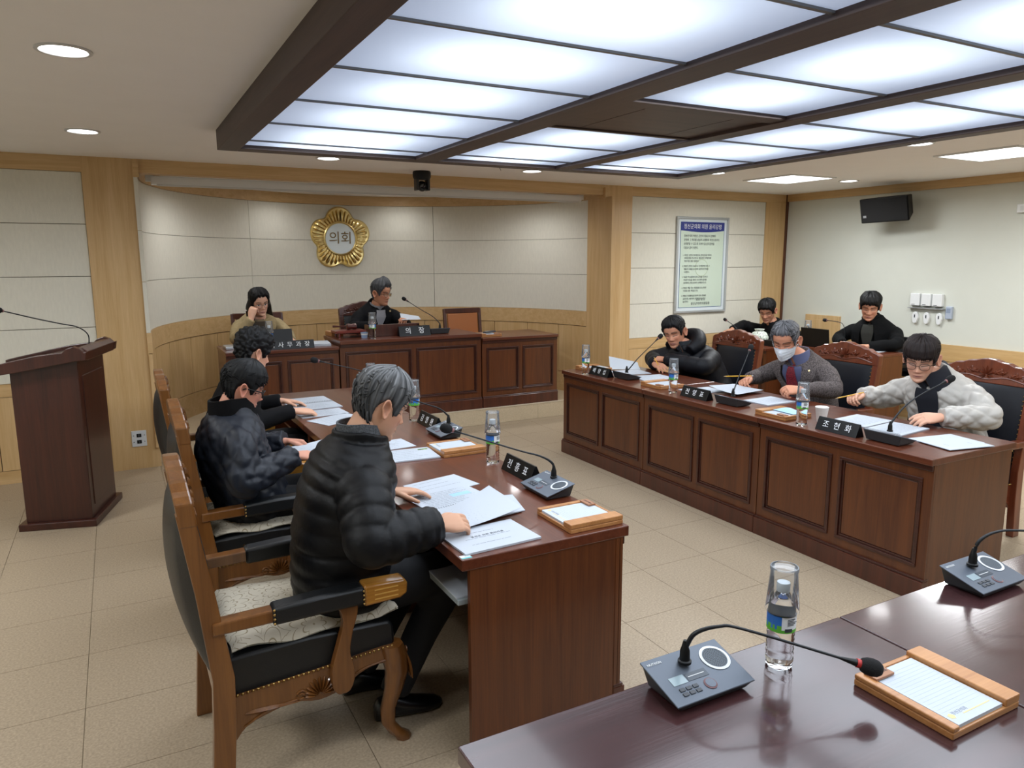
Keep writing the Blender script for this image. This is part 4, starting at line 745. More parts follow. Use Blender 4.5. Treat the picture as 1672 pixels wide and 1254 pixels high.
def build_head(o):
    """returns verts, faces, colours in head space; face looks to +y"""
    skin = lin(o.get('skin', 'd3a386'))[:3]; V = []; K = []; A = angs(); brow = o.get('brow', (.010, .008, .007)); closed = o.get('closed', True)
    for j in range(NT+1):
        t = j/NT
        for a in A:
            p = head_pt(t, a); x, z = p.x, t; ax = abs(x); c = list(skin)
            if cos(a) > .0:
                fr = min(1, cos(a)*2)
                nz = interp([(0, 0), (.30, 0), (.335, .016), (.37, .024), (.42, .017), (.5, .008), (.56, .004), (.62, 0), (1, 0)], z); sg = interp([(0, .014), (.33, .0155), (.4, .0125), (.5, .0085), (1, .009)], z)
                p.y += nz*G(x, sg)*fr*o.get('nose', 1.)
                p.y += .0045*G(ax-.0135, .006)*G(z-.345, .022)          # nostril wings
                p.y -= .0095*G(ax-.031, .017)*G(z-.505, .05)           # eye sockets
                p.y += .0055*G(ax-.031, .0125)*G(z-.492, .028)         # lids
                p.y += .0045*G(ax-.028, .02)*G(z-.585, .03)            # brow ridge
                p.y += .005*G(ax-.042, .018)*G(z-.40, .07)             # cheekbones
                p.y += (.0065*G(z-.237, .018)+.0065*G(z-.195, .02)-.0022*G(z-.216, .008))*G(x, .023)
                p.y -= .004*G(z-.15, .025)*G(x, .02); p.y += .005*G(z-.08, .05)*G(x, .02)
                p.y -= .003*G(ax-.034, .009)*G(z-.27, .07)             # smile fold
                lip = G(x, .021)**1.0*max(G(z-.232, .014), G(z-.198, .016)); lip = min(1, lip*1.5)*(ax < .027)
                for k, v in enumerate((.60, .22, .19)): c[k] = c[k]*(1-.8*lip)+v*.72*lip*.8
                c = [q*(1-.75*G(z-.216, .008)*G(x, .026)) for q in c]
                bl = G(ax-.042, .022)*G(z-.36, .09); c[0] *= 1+.04*bl; c[1] *= 1-.12*bl; c[2] *= 1-.12*bl
                nb = G(x, .016)*G(z-.36, .05); c[1] *= 1-.1*nb; c[2] *= 1-.1*nb
                bz = .595+.012*G(ax-.034, .015)-.01*(ax > .045); br = G(z-bz, .017)*(1 if .011 < ax < .054 else 0)*.97
                c = [q*(1-br)+b_*br for q, b_ in zip(c, brow)]
                if closed:
                    l = G(z-.474-.25*(ax-.03), .012)*(1 if .015 < ax < .047 else 0)*.95; c = [q*(1-l)+.03*l for q in c]
                    l2 = G(z-.522, .010)*(.016 < ax < .046)*.35; c = [q*(1-l2) for q in c]
                else:
                    ey = ((ax-.031)/.0155)**2+((z-.487)/.024)**2
                    if ey < 1: c = [.62, .6, .58]
                    if (ax-.031)**2/.0058**2+((z-.487)/.026)**2 < 1 and ey < 1.1: c = [.03, .02, .018]
                    l = G(z-.513, .009)*(1 if .014 < ax < .048 else 0)*.9; c = [q*(1-l)+.02*l for q in c]
                if o.get('stubble'): s = G(z-.16, .12)*.14; c = [q*(1-s) for q in c]
                nst = G(ax-.008, .004)*G(z-.318, .012); c = [q*(1-.6*nst) for q in c]
            V.append(p); K.append(tuple(c)+(1,))
    Fs = [(j*NB+i, j*NB+(i+1) % NB, (j+1)*NB+(i+1) % NB, (j+1)*NB+i) for j in range(NT) for i in range(NB)]+[tuple(range(NB-1, -1, -1)), tuple(range(NT*NB, NT*NB+NB))]
    for s in (-1, 1):   # ears
        base = len(V); n = 18; c0 = Vector((s*.070, -.008, (.47-.5)*HH))
        spec = [(.62, -.004, 1), (1.0, .010, 1), (1.02, .016, 1), (.86, .0165, .98), (.70, .010, .9), (.42, .005, .75), (.08, .003, .7)]
        for r, h, dk in spec:
            for k in range(n):
                q = 2*pi*k/n; yy = -.019*r*cos(q)*(1.0 if sin(q) > -.2 else .75); zz = .033*r*sin(q)
                V.append(c0+Vector((s*(h+.010*(-yy/.019)*min(1, r)*.8+.003), yy-.004-.12*zz, zz))); K.append((skin[0]*dk*1.02, skin[1]*dk*.93, skin[2]*dk*.92, 1))
        for j in range(len(spec)-1): Fs += [(base+j*n+k, base+j*n+(k+1) % n, base+(j+1)*n+(k+1) % n, base+(j+1)*n+k) for k in range(n)]
        Fs.append(tuple(base+(len(spec)-1)*n+k for k in range(n)))
    return V, Fs, K
def build_hair(o):
    """hair cap: head surface pushed out above the hairline and sunk in below it"""
    seed = o.get('seed', 1); zf = o.get('zf', .76); th = o.get('th', 1.); curly = o.get('curly', 0); col = o['hair']; col2 = o.get('hair2', None); NA, NZ = 150, 74; V = []; K = []; part = o.get('part', 0.)
    TH = [(0, .004), (.3, .006), (.5, .008), (.65, .011), (.8, .017), (.92, .021), (1, .022)]
    def zline(d): return interp([(0, zf), (28, zf+.0), (42, zf-o.get('tfade', .06)), (58, .60), (64, .44), (74, .40), (80, .52), (96, .60), (112, .5), (122, .26), (140, o.get('nape', .20)), (180, o.get('nape', .20)-.01)], d)
    for j in range(NZ+1):
        t = .12+.88*j/NZ
        for i in range(NA):
            a = (i+.5)/NA*2*pi-pi; d = abs(math.degrees(a)); p = head_pt(min(t, 1), a)
            ra = (.030*noise.noise((a*7, seed, 2.2))+.035*noise.noise((a*24, seed, 5.1)))*(1 if d < 60 else .6)
            zh = zline(d)+ra
            k = (t-zh)/.05; k = max(-1, min(1, k)); k = k if k < 0 else sqrt(k)
            thick = interp(TH, t)*th
            if d < 60 and t < .92: thick *= o.get('fringe', 1.)
            st = noise.noise((a*9, t*3.5+seed, seed))*.006+noise.noise((a*34, t*3.5, seed+3))*.0035
            if curly: st = .013*abs(noise.noise((p.x*42, p.y*42, p.z*42+seed)))*2+.006*noise.noise((p.x*90, p.y*90, p.z*90))
            off = (thick+st*o.get('strand', 1.))*k if k > 0 else .012*k
            n = (p-Vector((0, -.008, -.01))).normalized()
            q = p+n*off
            if k > 0: q.z += o.get('lift', 0.)*max(0, t-.7)*(1 if cos(a) > -.2 else .4)
            if part and t > .6: q += n*(-.009*G(p.x-part, .006)*(1 if cos(a) > -.3 else 0))
            V.append(q); f = .5+.9*noise.noise((a*30, t*2+seed, seed))+.5*noise.noise((a*90, t*3, seed)); f = max(0, min(1, f))
            c = lin(col)[:3]
            if col2: g = f*o.get('mix', 1.)*interp(o.get('mixz', [(0, 1), (1, 1)]), t); c2 = lin(col2)[:3]; c = tuple(x*(1-g)+y*g for x, y in zip(c, c2))
            else: c = tuple(x*(.7+.7*f) for x in c)
            K.append(tuple(c)+(1,))
    Fs = [(j*NA+i, j*NA+(i+1) % NA, (j+1)*NA+(i+1) % NA, (j+1)*NA+i) for j in range(NZ) for i in range(NA)]+[tuple(range(NA-1, -1, -1)), tuple(range(NZ*NA, NZ*NA+NA))]
    if not curly:      # combed locks lying over the cap
        rnd = random.Random(seed); W = head_pt(.93, pi); W.z += .01; sw = o.get('sweep', .25)
        def surf(q, off):
            t = min(.995, max(.02, q.z/HH+.5)); s = head_pt(t, math.atan2(q.x, q.y)); n = (s-Vector((0, -.008, -.01))).normalized(); return s+n*off, n
        for _ in range(o.get('locks', 420)):
            t = 1-(rnd.random()**1.1)*.74; a = (rnd.random()*2-1)*pi; d_ = abs(math.degrees(a)); zh = zline(d_)
            if t < zh+.03: continue
            base_off = interp(TH, t)*th*(.75 if t > .6 else .55); L_ = (.045+.035*rnd.random())*(1 if t > .62 else .5)*o.get('lockl', 1.); p0 = head_pt(min(t, .99), a); q, n = surf(p0, base_off)
            fl = (p0-W); fl = fl-n*fl.dot(n); fl = fl.normalized() if fl.length > 1e-4 else Vector((0, 1, 0)); fl = (fl+Vector((sw, .15, 0))*(1 if cos(a) > 0 and t > .55 else .15)+Vector((rnd.uniform(-.22, .22), rnd.uniform(-.2, .2), rnd.uniform(-.2, .1)))); R = []; wd = .0035+.004*rnd.random(); col_ = rnd.random()
            pos = q.copy()
            for i in range(5):
                u = i/4; off = base_off+(.007*sin(pi*min(1, u*.9+.08))+.002)*o.get('lockh', 1.)-.003*u*u; s, n = surf(pos, off); dd = (fl-n*fl.dot(n)).normalized(); sd = dd.cross(n); ww = wd*(1-u*.85)*(.6+.4*sin(pi*min(1, u+.3)))
                R.append([s-sd*ww-n*.002, s+n*ww*.55, s+sd*ww-n*.002]); nx = s+dd*(L_/4); lim = zline(abs(math.degrees(math.atan2(nx.x, nx.y)))); pos = nx if nx.z/HH+.5 > lim-.03 else pos+(nx-pos)*.08
            b0 = len(V); V.extend(x for r in R for x in r)
            for j in range(4): Fs.extend((b0+j*3+k, b0+j*3+(k+1) % 3, b0+(j+1)*3+(k+1) % 3, b0+(j+1)*3+k) for k in range(3))
            c = lin(col)[:3]
            if col2: g = min(1, col_*1.1*o.get('mix', 1.)*interp(o.get('mixz', [(0, 1), (1, 1)]), t)); c2 = lin(col2)[:3]; c = tuple(x*(1-g)+y*g for x, y in zip(c, c2))
            else: c = tuple(x*(.6+.9*col_) for x in c)
            K.extend([tuple(c)+(1,)]*15)
    return V, Fs, K
_hand_cache = {}
def hand(side, curl=(.35, .5, .4), thumb=.3, spread=1., key=None):
    k = (side, curl, thumb, spread)
    if k in _hand_cache: return _hand_cache[k]
    s = -1 if side == 'R' else 1; mb = MB(); R = []
    for y, hw, hz in ((-.04, .025, .019), (0, .026, .018), (.02, .031, .0165), (.05, .039, .0155), (.078, .041, .0135), (.092, .036, .010)):
        R.append([(hw*math.copysign(abs(cos(2*pi*i/16))**.8, cos(2*pi*i/16)), y, hz*math.copysign(abs(sin(2*pi*i/16))**.8, sin(2*pi*i/16))) for i in range(16)])
    mb.rings(R)
    def finger(b, d, lens, rads, angs_, axis):
        p = Vector(b); d = Vector(d).normalized(); pts = [p-d*.012, p]
        for L_, a in zip(lens, angs_):
            d = Matrix.Rotation(a, 3, axis) @ d; p = p+d*L_; pts.append(p.copy())
        pts.append(p+d*.004); mb.tube(pts, list(rads)+[rads[-1]*.5], 10, sub=3)
    ax = Vector((1, 0, 0))
    for k2, (bx, L_) in enumerate(((.0295, .069), (.0105, .077), (-.009, .072), (-.027, .056))):
        bx *= s; sp = (bx*.9)*spread
        finger((bx, .082, .001), (sp*2.4, 1, .0), (L_*.45, L_*.31, L_*.26), (.0095, .0093, .0088, .0082, .0072, .0066), [-c*(1+.12*k2) for c in curl], ax)
    finger((s*.024, .022, -.004), (s*.75, .62, -.22), (.038, .031, .024), (.013, .0125, .0115, .0105, .009, .007), [s*thumb*.6, s*thumb, s*thumb*.8], Vector((.0, .25, 1)).normalized())
    out = remesh_mesh(mb, .0034, 2, .5); _hand_cache[k] = out; return out
def person(label, P):
    base = Vector((P['hip'][0], P['hip'][1], P.get('floor', 0.))); root = thing('person', label, 'person', base)
    f = Vector((cos(radians(P['face'])), sin(radians(P['face'])), 0)); S = f.cross(Vector((0, 0, 1)))
    hip, chest, neck = Vector(P['hip']), Vector(P['chest']), Vector(P['neck']); hs = P.get('hs', 1.05); puff = P.get('puff', 0.); bw = P.get('bw', 1.)
    # head matrix
    hy, hp, hr = P['hd']; hf = Vector((cos(radians(hy))*cos(radians(hp)), sin(radians(hy))*cos(radians(hp)), -sin(radians(hp))))
    hx = Vector((sin(radians(hy)), -cos(radians(hy)), 0)); hz = hx.cross(hf); cr, sr = cos(radians(hr)), sin(radians(hr)); hx, hz = hx*cr+hz*sr, hz*cr-hx*sr
    HC = Vector(P['head']); HM = Matrix.Translation(HC) @ Matrix((hx, hf, hz)).transposed().to_4x4() @ Matrix.Scale(hs, 4)
    hn = HM @ Vector((0, -.025, -.10))       # where the neck enters the skull
    # torso
    mid = hip.lerp(chest, .5)-f*.01; up1 = chest.lerp(neck, .55); TP = spline([hip-Vector((0, 0, .10)), hip, mid, chest, up1, neck, neck.lerp(hn, .35)], 8)
    RX = [.165, .185, .175, .19, .185, .095, .06]; RY = [.13, .14, .132, .128, .11, .075, .058]
    def tor(v, ang, off=0.):
        v = min(1, max(0, v)); n = len(TP)-1; x = v*n; i = min(int(x), n-1); c = TP[i].lerp(TP[i+1], x-i)
        T = (TP[min(i+2, n)]-TP[max(i-1, 0)]).normalized(); Fv = T.cross(S).normalized(); rx, ry = lerp_list(RX, v)*bw, lerp_list(RY, v)*bw; e = .9
        sx, cy = sin(ang), cos(ang); return c+S*((rx+off)*math.copysign(abs(sx)**e, sx))+Fv*((ry+off)*math.copysign(abs(cy)**e, cy))
    sh = {}
    for s, k in ((1, 'R'), (-1, 'L')): sh[k] = P.get('sh'+k) and Vector(P['sh'+k]) or chest.lerp(neck, .40)+S*(s*.178*bw*P.get('shw', 1.))-Vector((0, 0, .02))
    arms = {k: (sh[k], Vector(P['el'+k]), Vector(P['wr'+k])) for k in 'RL'}
    style = P.get('style', 'plain'); seed = P.get('seed', 3)
    def quilt(u, v, kind):     # u around, v along, in metres
        if kind == 'baffle': b = abs(sin(pi*v/P.get('pitch', .062)))**.4; return puff*.55*b+.003*noise.noise((u*22, v*26, seed))*b
        if kind == 'diamond':
            p_ = .075; a_ = abs(sin(pi*(u+v*.7)/p_)); b_ = abs(sin(pi*(u-v*.7)/p_)); return .015*min(a_, b_)**.6+.003*noise.noise((u*12, v*12, seed))
        return .005*noise.noise((u*9, v*11, seed))+.0025*noise.noise((u*25, v*30, seed))
    jk = MB(); NS = 72; rows = 64; hem = P.get('hem', .02); R = []
    for j in range(rows+1):
        v = hem+(P.get('vtop', .90)-hem)*j/rows; ring = []
        for i in range(NS):
            a = 2*pi*i/NS; o_ = .018+puff*.6+quilt(a*.16, v*.75, style)*max(.0, min(1, (.86-v)/.12)); ring.append(tor(v, a, o_))
        R.append(ring)
    jk.rings(R)
    for k in 'RL':
        s0, el, wr = arms[k]; s_ = 1 if k == 'R' else -1; inn = s0-S*(s_*.07)+Vector((0, 0, -.015)); ua = (el-s0); pts = [inn, s0+Vector((0, 0, .0)), s0.lerp(el, .5)+S*(s_*.012), el, el.lerp(wr, .5), wr]
        PP = spline(pts, 14); n = len(PP); tot = 0; R = []; rads = [.066, .071, .063, .057, .05, .041]; prev = None
        for i, p in enumerate(PP):
            t = (PP[min(i+1, n-1)]-PP[max(i-1, 0)]).normalized(); tot += (p-PP[i-1]).length if i else 0
            if prev is None: a_ = t.cross(f).normalized()
            else: a_ = (prev-t*prev.dot(t)).normalized()
            prev = a_; b_ = t.cross(a_); r = lerp_list(rads, i/(n-1))*P.get('arm', 1.)*(.97 if not puff else 1); cf = 1.
            if puff and i > n-4: cf = .86
            R.append([p+(a_*cos(2*pi*q/48)+b_*sin(2*pi*q/48))*(r*cf+.006+puff*.55*cf+quilt(2*pi*q/48*.06, tot, style)+(.004*sin(tot*120)*exp(-((tot-(s0-el).length-.07)/.07)**2) if not puff else 0)) for q in range(48)])
        jk.rings(R)
    if P.get('collar'):    # stand or fold collar swept round the neck
        ch, tk, rr = P['collar']; T = (hn-neck).normalized(); T = (T+Vector((0, 0, 1))*1.2-f*.15).normalized(); Fv = T.cross(S).normalized(); R = []
        for i in range(40):
            a = radians(14)+radians(332)*i/39; d = S*sin(a)*rr+Fv*cos(a)*(rr*1.08); c0 = neck+T*.0; dr = d.normalized(); hgt = ch*(1-P.get('cfront', .6)*max(0, cos(a)))
            R.append([c0+d-dr*.0-T*.035, c0+d*1.0+dr*tk-T*.035, c0+d*.98+dr*tk*.9+T*hgt, c0+d*.97+dr*tk*.4+T*(hgt+tk*.3), c0+d*.96+T*hgt])
        jk.rings(R)
    for path, rad in P.get('extra', []): jk.tube([Vector(q) for q in path], rad, 14, sub=5)
    V, Fs = remesh_mesh(jk, P.get('voxel', .0105), P.get('sm', 2), .5)
    jacket = mk(P.get('jname', 'jacket'), V, Fs, P['jmat'], root, base)
    if P.get('jlabel'): jacket['label'] = P['jlabel']
    # trousers and shoes
    tr = MB(); kn = {k: Vector(P['kn'+k]) for k in 'RL'}; an = {k: Vector(P['an'+k]) for k in 'RL'}
    for s, k in ((1, 'R'), (-1, 'L')):
        h0 = hip+S*(s*.085)-Vector((0, 0, .05)); tr.tube([h0-f*.06, h0, h0.lerp(kn[k], .5), kn[k], kn[k].lerp(an[k], .5), an[k]], [.10, .105, .09, .073, .064, .058], 20, sub=5)
    tr.tube([hip-S*.12-Vector((0, 0, .05)), hip-Vector((0, 0, .04)), hip+S*.12-Vector((0, 0, .05))], .115, 16, sub=4)
    V, Fs = remesh_mesh(tr, .016, 3); mk('trousers', V, Fs, P.get('tmat', M('black_trousers', '0d0e12', .85)), root, base)
    for s, k in ((1, 'R'), (-1, 'L')):
        td = Vector(P.get('toe', f)).normalized(); sd = td.cross(Vector((0, 0, 1))); c = Vector((an[k].x, an[k].y, base.z)); R = []
        for y, hw, h0, h1 in ((-.075, .022, 0, .06), (-.06, .034, 0, .085), (0, .036, 0, .10), (.06, .043, 0, .068), (.12, .046, 0, .05), (.165, .036, .002, .038), (.185, .014, .006, .026)):
            R.append([c+td*y+sd*(hw*cos(2*pi*q/14))+Vector((0, 0, (h0+h1)/2+(h1-h0)/2*math.copysign(abs(sin(2*pi*q/14))**.7, sin(2*pi*q/14)))) for q in range(14)])
        MB().rings([[p-base for p in r] for r in R]).obj('shoe', M('black_shoe', '0a0a0c', .28), root, smooth=60)
    # body: head, neck, trunk, arms and hands in one mesh
    skin = lin(P.get('skin', 'd3a386')); BV = []; BF = []; BK = []
    def put(V, Fs, K=None):
        o = len(BV); BV.extend(V); BF.extend(tuple(i+o for i in q) for q in Fs); BK.extend(K if K else [skin]*len(V))
    V, Fs, K = build_head(P); put([HM @ v for v in V], Fs, K)
    nk = MB(); nk.tube([chest, neck-Vector((0, 0, .02)), neck.lerp(hn, .5), hn, HM @ Vector((0, -.02, -.02))], [.10, .074, .058*hs, .056*hs, .05], 24, sub=5)
    for k in 'RL': nk.tube([chest, arms[k][0], arms[k][1], arms[k][2]], [.06, .05, .038, .027], 12, sub=5)
    put([Vector(v) for v in nk.v], nk.f)
    for k in 'RL':
        fd, bn = Vector(P['hd'+k][0]).normalized(), Vector(P['hd'+k][1]); x = fd.cross(bn).normalized(); bn = x.cross(fd); o = P['hd'+k][2] if len(P['hd'+k]) > 2 else {}
        V, Fs = hand(k, o.get('curl', (.3, .45, .35)), o.get('thumb', .25), o.get('spread', 1.)); HMx = Matrix.Translation(arms[k][2]+fd*.004) @ Matrix((x, fd, bn)).transposed().to_4x4() @ Matrix.Scale(hs*.98, 4)
        put([HMx @ v for v in V], Fs); P['_hand'+k] = HMx
    mk('body', BV, BF, attr_mat('skin', .5, .35, sub=.12), root, base, BK)
    V, Fs, K = build_hair(P); V = [HM @ v for v in V]; hair_o = mk('hair', V, Fs, attr_mat('hair_fibre', .6, .3, bump=.3, bump_scale=260), root, base, K)
    # glasses
    if P.get('glasses'):
        gm, gr, gw = P['glasses']; g = MB()
        for s in (-1, 1):
            loop = [(s*.033+.0235*math.copysign(abs(cos(q))**.7, cos(q))*gw, .094-.010*abs(cos(q))*(1 if cos(q)*s > 0 else 0), (.487-.5)*HH+.0185*math.copysign(abs(sin(q))**.7, sin(q))*gw) for q in [2*pi*i/24 for i in range(25)]]
            g.tube([HM @ Vector(p) for p in loop], gr, 6, sub=1)
            g.tube([HM @ Vector(p) for p in ((s*.056, .084, .004), (s*.074, .06, .006), (s*.079, .0, .004), (s*.080, -.014, -.004))], gr*1.05, 6, sub=3)
        g.tube([HM @ Vector(p) for p in ((-.0105, .096, .0), (0, .099, .003), (.0105, .096, 0))], gr, 6, sub=3)
        g.v = [tuple(Vector(v)-base) for v in g.v]; go = g.obj('glasses', gm, root, smooth=60)
        ln = MB()
        for s in (-1, 1): ln.add([HM @ Vector((s*.033+.022*gw*cos(q), .0915-.008*(1 if cos(q)*s > 0 else 0), (.487-.5)*HH+.017*gw*sin(q)))-base for q in [2*pi*i/16 for i in range(16)]], [tuple(range(16))])
        ln.obj('lens', clear('spectacle_lens', (.96, .97, .98), ior=1.25), go)
    P.update(dict(_hn=hn, _root=root, _base=base, _HM=HM, _tor=tor, _S=S, _f=f)); return P
def torso_patch(P, name, mat, vs, half, off=.03, centre=lambda v: 0., n=14, thick=.004, label=None):
    """cloth panel lying on the chest between heights vs, half-width half(v) in radians"""
    tor = P['_tor']; base = P['_base']; mb = MB(); m = 18
    def fn(o): return lambda u, w: tor(vs[0]+(vs[1]-vs[0])*w, centre(vs[0]+(vs[1]-vs[0])*w)+(u*2-1)*half(vs[0]+(vs[1]-vs[0])*w), o)-base
    mb.grid(n, m, fn(off+thick)).grid(n, m, fn(off-.02)); return mb.obj(name, mat, P['_root'], smooth=70, label=label)
def collar_ring(P, name, mat, h, tk, rr, gap=14, drop=.035, lean=.15, flare=0.):
    base, S, f = P['_base'], P['_S'], P['_f']; neck = Vector(P['neck']); T = (P['_hn']-neck).normalized(); T = (T+Vector((0, 0, 1))*1.2-f*lean).normalized(); Fv = T.cross(S).normalized(); R = []
    for i in range(44):
        a = radians(gap)+radians(360-2*gap)*i/43; d = S*sin(a)*rr+Fv*cos(a)*(rr*1.08); dr = d.normalized(); hg = h*(1-.25*max(0, cos(a)))
        R.append([neck+d-T*drop-base, neck+d+dr*(tk+flare)-T*drop-base, neck+d+dr*(tk+flare*.5)+T*hg*.5-base, neck+d*.98+dr*tk+T*hg-base, neck+d*.96+T*hg-base])
    return MB().rings(R).obj(name, mat, P['_root'], smooth=60)
def mask(P):
    base, HM = P['_base'], P['_HM']; mb = MB()
    def fn(off):
        def g(u, v):
            a = radians(-72+144*u); t = .05+.40*v-.05*abs(u-.5)*2*(v if v > .5 else 0)+(.07*abs(u-.5)*2)*(1-v); p = head_pt(t, a); p.y += .030*G(p.x, .024)*sin(pi*min(1, .15+.62*v))+off*cos(a)+.0012*sin(v*26); p.x += off*sin(a); return HM @ p-base
        return g
    mb.grid(24, 18, fn(.008)).grid(24, 18, fn(.001)); mo = mb.obj('face_mask', M('mask_cloth', 'dfe6ec', .8), P['_root'], smooth=70)
    st = MB()
    for s in (-1, 1):
        for t0, dz in ((.38, .012), (.14, -.02)):
            a = s*radians(70); q = head_pt(t0, a); st.tube([HM @ (q+Vector((s*.006, 0, 0)))-base, HM @ Vector((s*.078, .028, dz*.8))-base, HM @ Vector((s*.082, -.006, (.47-.5)*HH+dz))-base], .0016, 5, sub=4)
    st.obj('ear_loop', WHITE, mo, smooth=60)
def cloth(name, c, rough=.8, amt=.12, sc_=40, bump=.2, bs=400, sheen=0., stretch=(1, 1, 1)): return M(name, c, rough, spec=.2, noise_amt=amt, noise_scale=sc_, bump=bump, bump_scale=bs, sheen=sheen, stretch=stretch)
PUFFB = M('black_nylon', '08090c', .5, spec=.25, bump=.25, bump_scale=60); QUILTN = M('charcoal_nylon', '191e28', .5, spec=.35, bump=.2, bump_scale=80); KNITB = cloth('black_knit', '07070a'); NAVYP = M('midnight_nylon', '090b12', .55, spec=.25, bump=.25, bump_scale=60)
TWEED = cloth('grey_brown_tweed', '57504f', .9, .75, 130, .4, 300); PALEJ = M('pale_grey_nylon', 'b5b1aa', .55, bump=.3, bump_scale=45); BLAZ = cloth('dark_wool', '0a0b0f', .85, .2); CAMEL = cloth('beige_wool', 'a08f6c', .9, .12); COATB = cloth('black_overcoat', '060709', .9, .15)
FLAT = dict(curl=(.15, .25, .2), thumb=.1); GRIP = dict(curl=(.75, .9, .6), thumb=.7); REST = dict(curl=(.32, .5, .4), thumb=.3)
P1 = person('grey haired man in a black puffer jacket reading in the foreground armchair', dict(hip=(.645, 2.53, .585), chest=(.668, 2.51, .875), neck=(.725, 2.50, 1.06), head=(.803, 2.495, 1.190), face=-4, hd=(4, 26, 0), hs=1.05, bw=.98,
    elR=(.665, 2.205, .80), wrR=(.905, 2.235, .805), elL=(.70, 2.82, .82), wrL=(.905, 2.72, .785), hdR=((1, .10, -.10), (-.05, -.5, .85), dict(curl=(.3, .5, .25), thumb=.35, spread=1.2)), hdL=((1, -.12, -.08), (0, .1, 1), FLAT), knR=(1.02, 2.42, .53), anR=(.80, 2.44, .10), knL=(1.0, 2.66, .53), anL=(.74, 2.66, .10),
    style='baffle', puff=.022, pitch=.058, collar=(.052, .016, .080), jmat=PUFFB, voxel=.006, sm=1, jname='puffer_jacket', hair='17181a', hair2='a9abad', mix=.75, mixz=[(0, .3), (.4, .25), (.65, .5), (1, .95)], zf=.74, th=1.0, seed=4, nape=.08, skin='c99a7d', strand=1.4))
collar_ring(P1, 'shirt_collar', cloth('grey_check_shirt', '55585c', .9, .5, 200), .082, .006, .070, lean=.25)
P2 = person('man in glasses and a charcoal quilted jacket at the left desks', dict(hip=(.50, 3.62, .585), chest=(.425, 3.61, .83), neck=(.438, 3.60, .998), head=(.492, 3.60, 1.112), face=0, hd=(2, 22, 0), hs=1.0, vtop=.92, bw=1.05,
    elR=(.43, 3.335, .725), wrR=(.68, 3.45, .79), elL=(.47, 3.90, .74), wrL=(.70, 3.76, .79), hdR=((1, .25, -.15), (0, -.3, .95), GRIP), hdL=((1, -.25, -.1), (0, .3, .95), GRIP), knR=(.94, 3.50, .53), anR=(.86, 3.50, .10), knL=(.94, 3.74, .53), anL=(.86, 3.74, .10),
    style='diamond', collar=(.05, .012, .078), jmat=QUILTN, voxel=.007, sm=1, jname='quilted_jacket', hair='0d0e10', zf=.70, th=1.1, seed=9, skin='d2967e', glasses=(BLACK, .0030, 1.), nape=.08))
collar_ring(P2, 'corduroy_collar', cloth('black_corduroy', '0a0a0c', .95), .078, .010, .080, 24, .045, flare=.014)
P3 = person('person with curly black hair at the far left desk', dict(hip=(.52, 4.70, .585), chest=(.60, 4.71, .84), neck=(.655, 4.73, .99), head=(.725, 4.755, 1.135), face=6, hd=(18, 18, 0), hs=1.08, bw=.92,
    elR=(.64, 4.47, .75), wrR=(.90, 4.52, .79), elL=(.67, 4.97, .76), wrL=(.90, 4.90, .79), hdR=((1, .2, -.15), (0, -.2, .95), FLAT), hdL=((1, -.2, -.15), (0, .2, .95), FLAT), knR=(.98, 4.60, .53), anR=(.90, 4.6, .10), knL=(.98, 4.82, .53), anL=(.90, 4.82, .10),
    jmat=KNITB, jname='sweater', hair='08080a', zf=.74, th=1.5, curly=1, seed=5, skin='dbaa8e', collar=(.03, .012, .075)))
P4 = person('man in a hooded black puffer coat leaning on folded arms', dict(hip=(4.55, 4.82, .585), chest=(4.44, 4.87, .82), neck=(4.375, 4.91, .95), head=(4.285, 4.975, 1.072), face=193, hd=(208, 16, -9), hs=1.12, vtop=.92, cfront=.6, bw=1.08,
    elR=(4.26, 5.22, .815), wrR=(4.10, 5.00, .80), elL=(4.28, 4.60, .815), wrL=(4.16, 4.93, .845), hdR=((-.25, -1, -.05), (-.3, 0, .95), dict(curl=(.25, .4, .3), thumb=.1)), hdL=((-.35, .9, .0), (-.3, 0, .95), FLAT), knR=(4.20, 4.95, .53), anR=(4.35, 4.95, .10), knL=(4.20, 4.72, .53), anL=(4.35, 4.72, .10),
    style='baffle', puff=.012, pitch=.11, collar=(.045, .02, .092), jmat=NAVYP, jname='hooded_coat', hair='0b0b0d', zf=.775, th=1.0, seed=14, skin='c78f72', stubble=1, voxel=.0095, fringe=1.15,
    extra=[([(4.29, 5.05, .94), (4.40, 5.055, .995), (4.46, 4.98, 1.035), (4.455, 4.87, 1.035), (4.39, 4.785, .985), (4.29, 4.78, .93)], [.045, .055, .065, .068, .062, .045])]))
collar_ring(P4, 'inner_collar', cloth('charcoal_collar', '2a2d30', .9), .075, .012, .082, 6, .05)
P5 = person('man in a tweed suit and red tie wearing a white face mask', dict(hip=(4.53, 3.70, .585), chest=(4.47, 3.71, .845), neck=(4.405, 3.72, .985), head=(4.285, 3.755, 1.118), face=186, hd=(203, 24, 0), hs=1.13, bw=1.02,
    elR=(4.36, 4.06, .80), wrR=(4.16, 3.97, .815), elL=(4.36, 3.385, .80), wrL=(4.08, 3.42, .82), hdR=((-.9, -.3, -.1), (-.2, .4, .9), GRIP), hdL=((-.9, .3, .0), (-.1, -.5, .85), GRIP), knR=(4.20, 3.85, .53), anR=(4.30, 3.85, .10), knL=(4.20, 3.6, .53), anL=(4.30, 3.6, .10),
    jmat=TWEED, jname='suit_jacket', hair='2b2b2d', hair2='86868a', mix=.8, zf=.80, th=.75, seed=21, skin='c98d70', collar=(.02, .012, .075), voxel=.009, tfade=.0))
mask(P5)
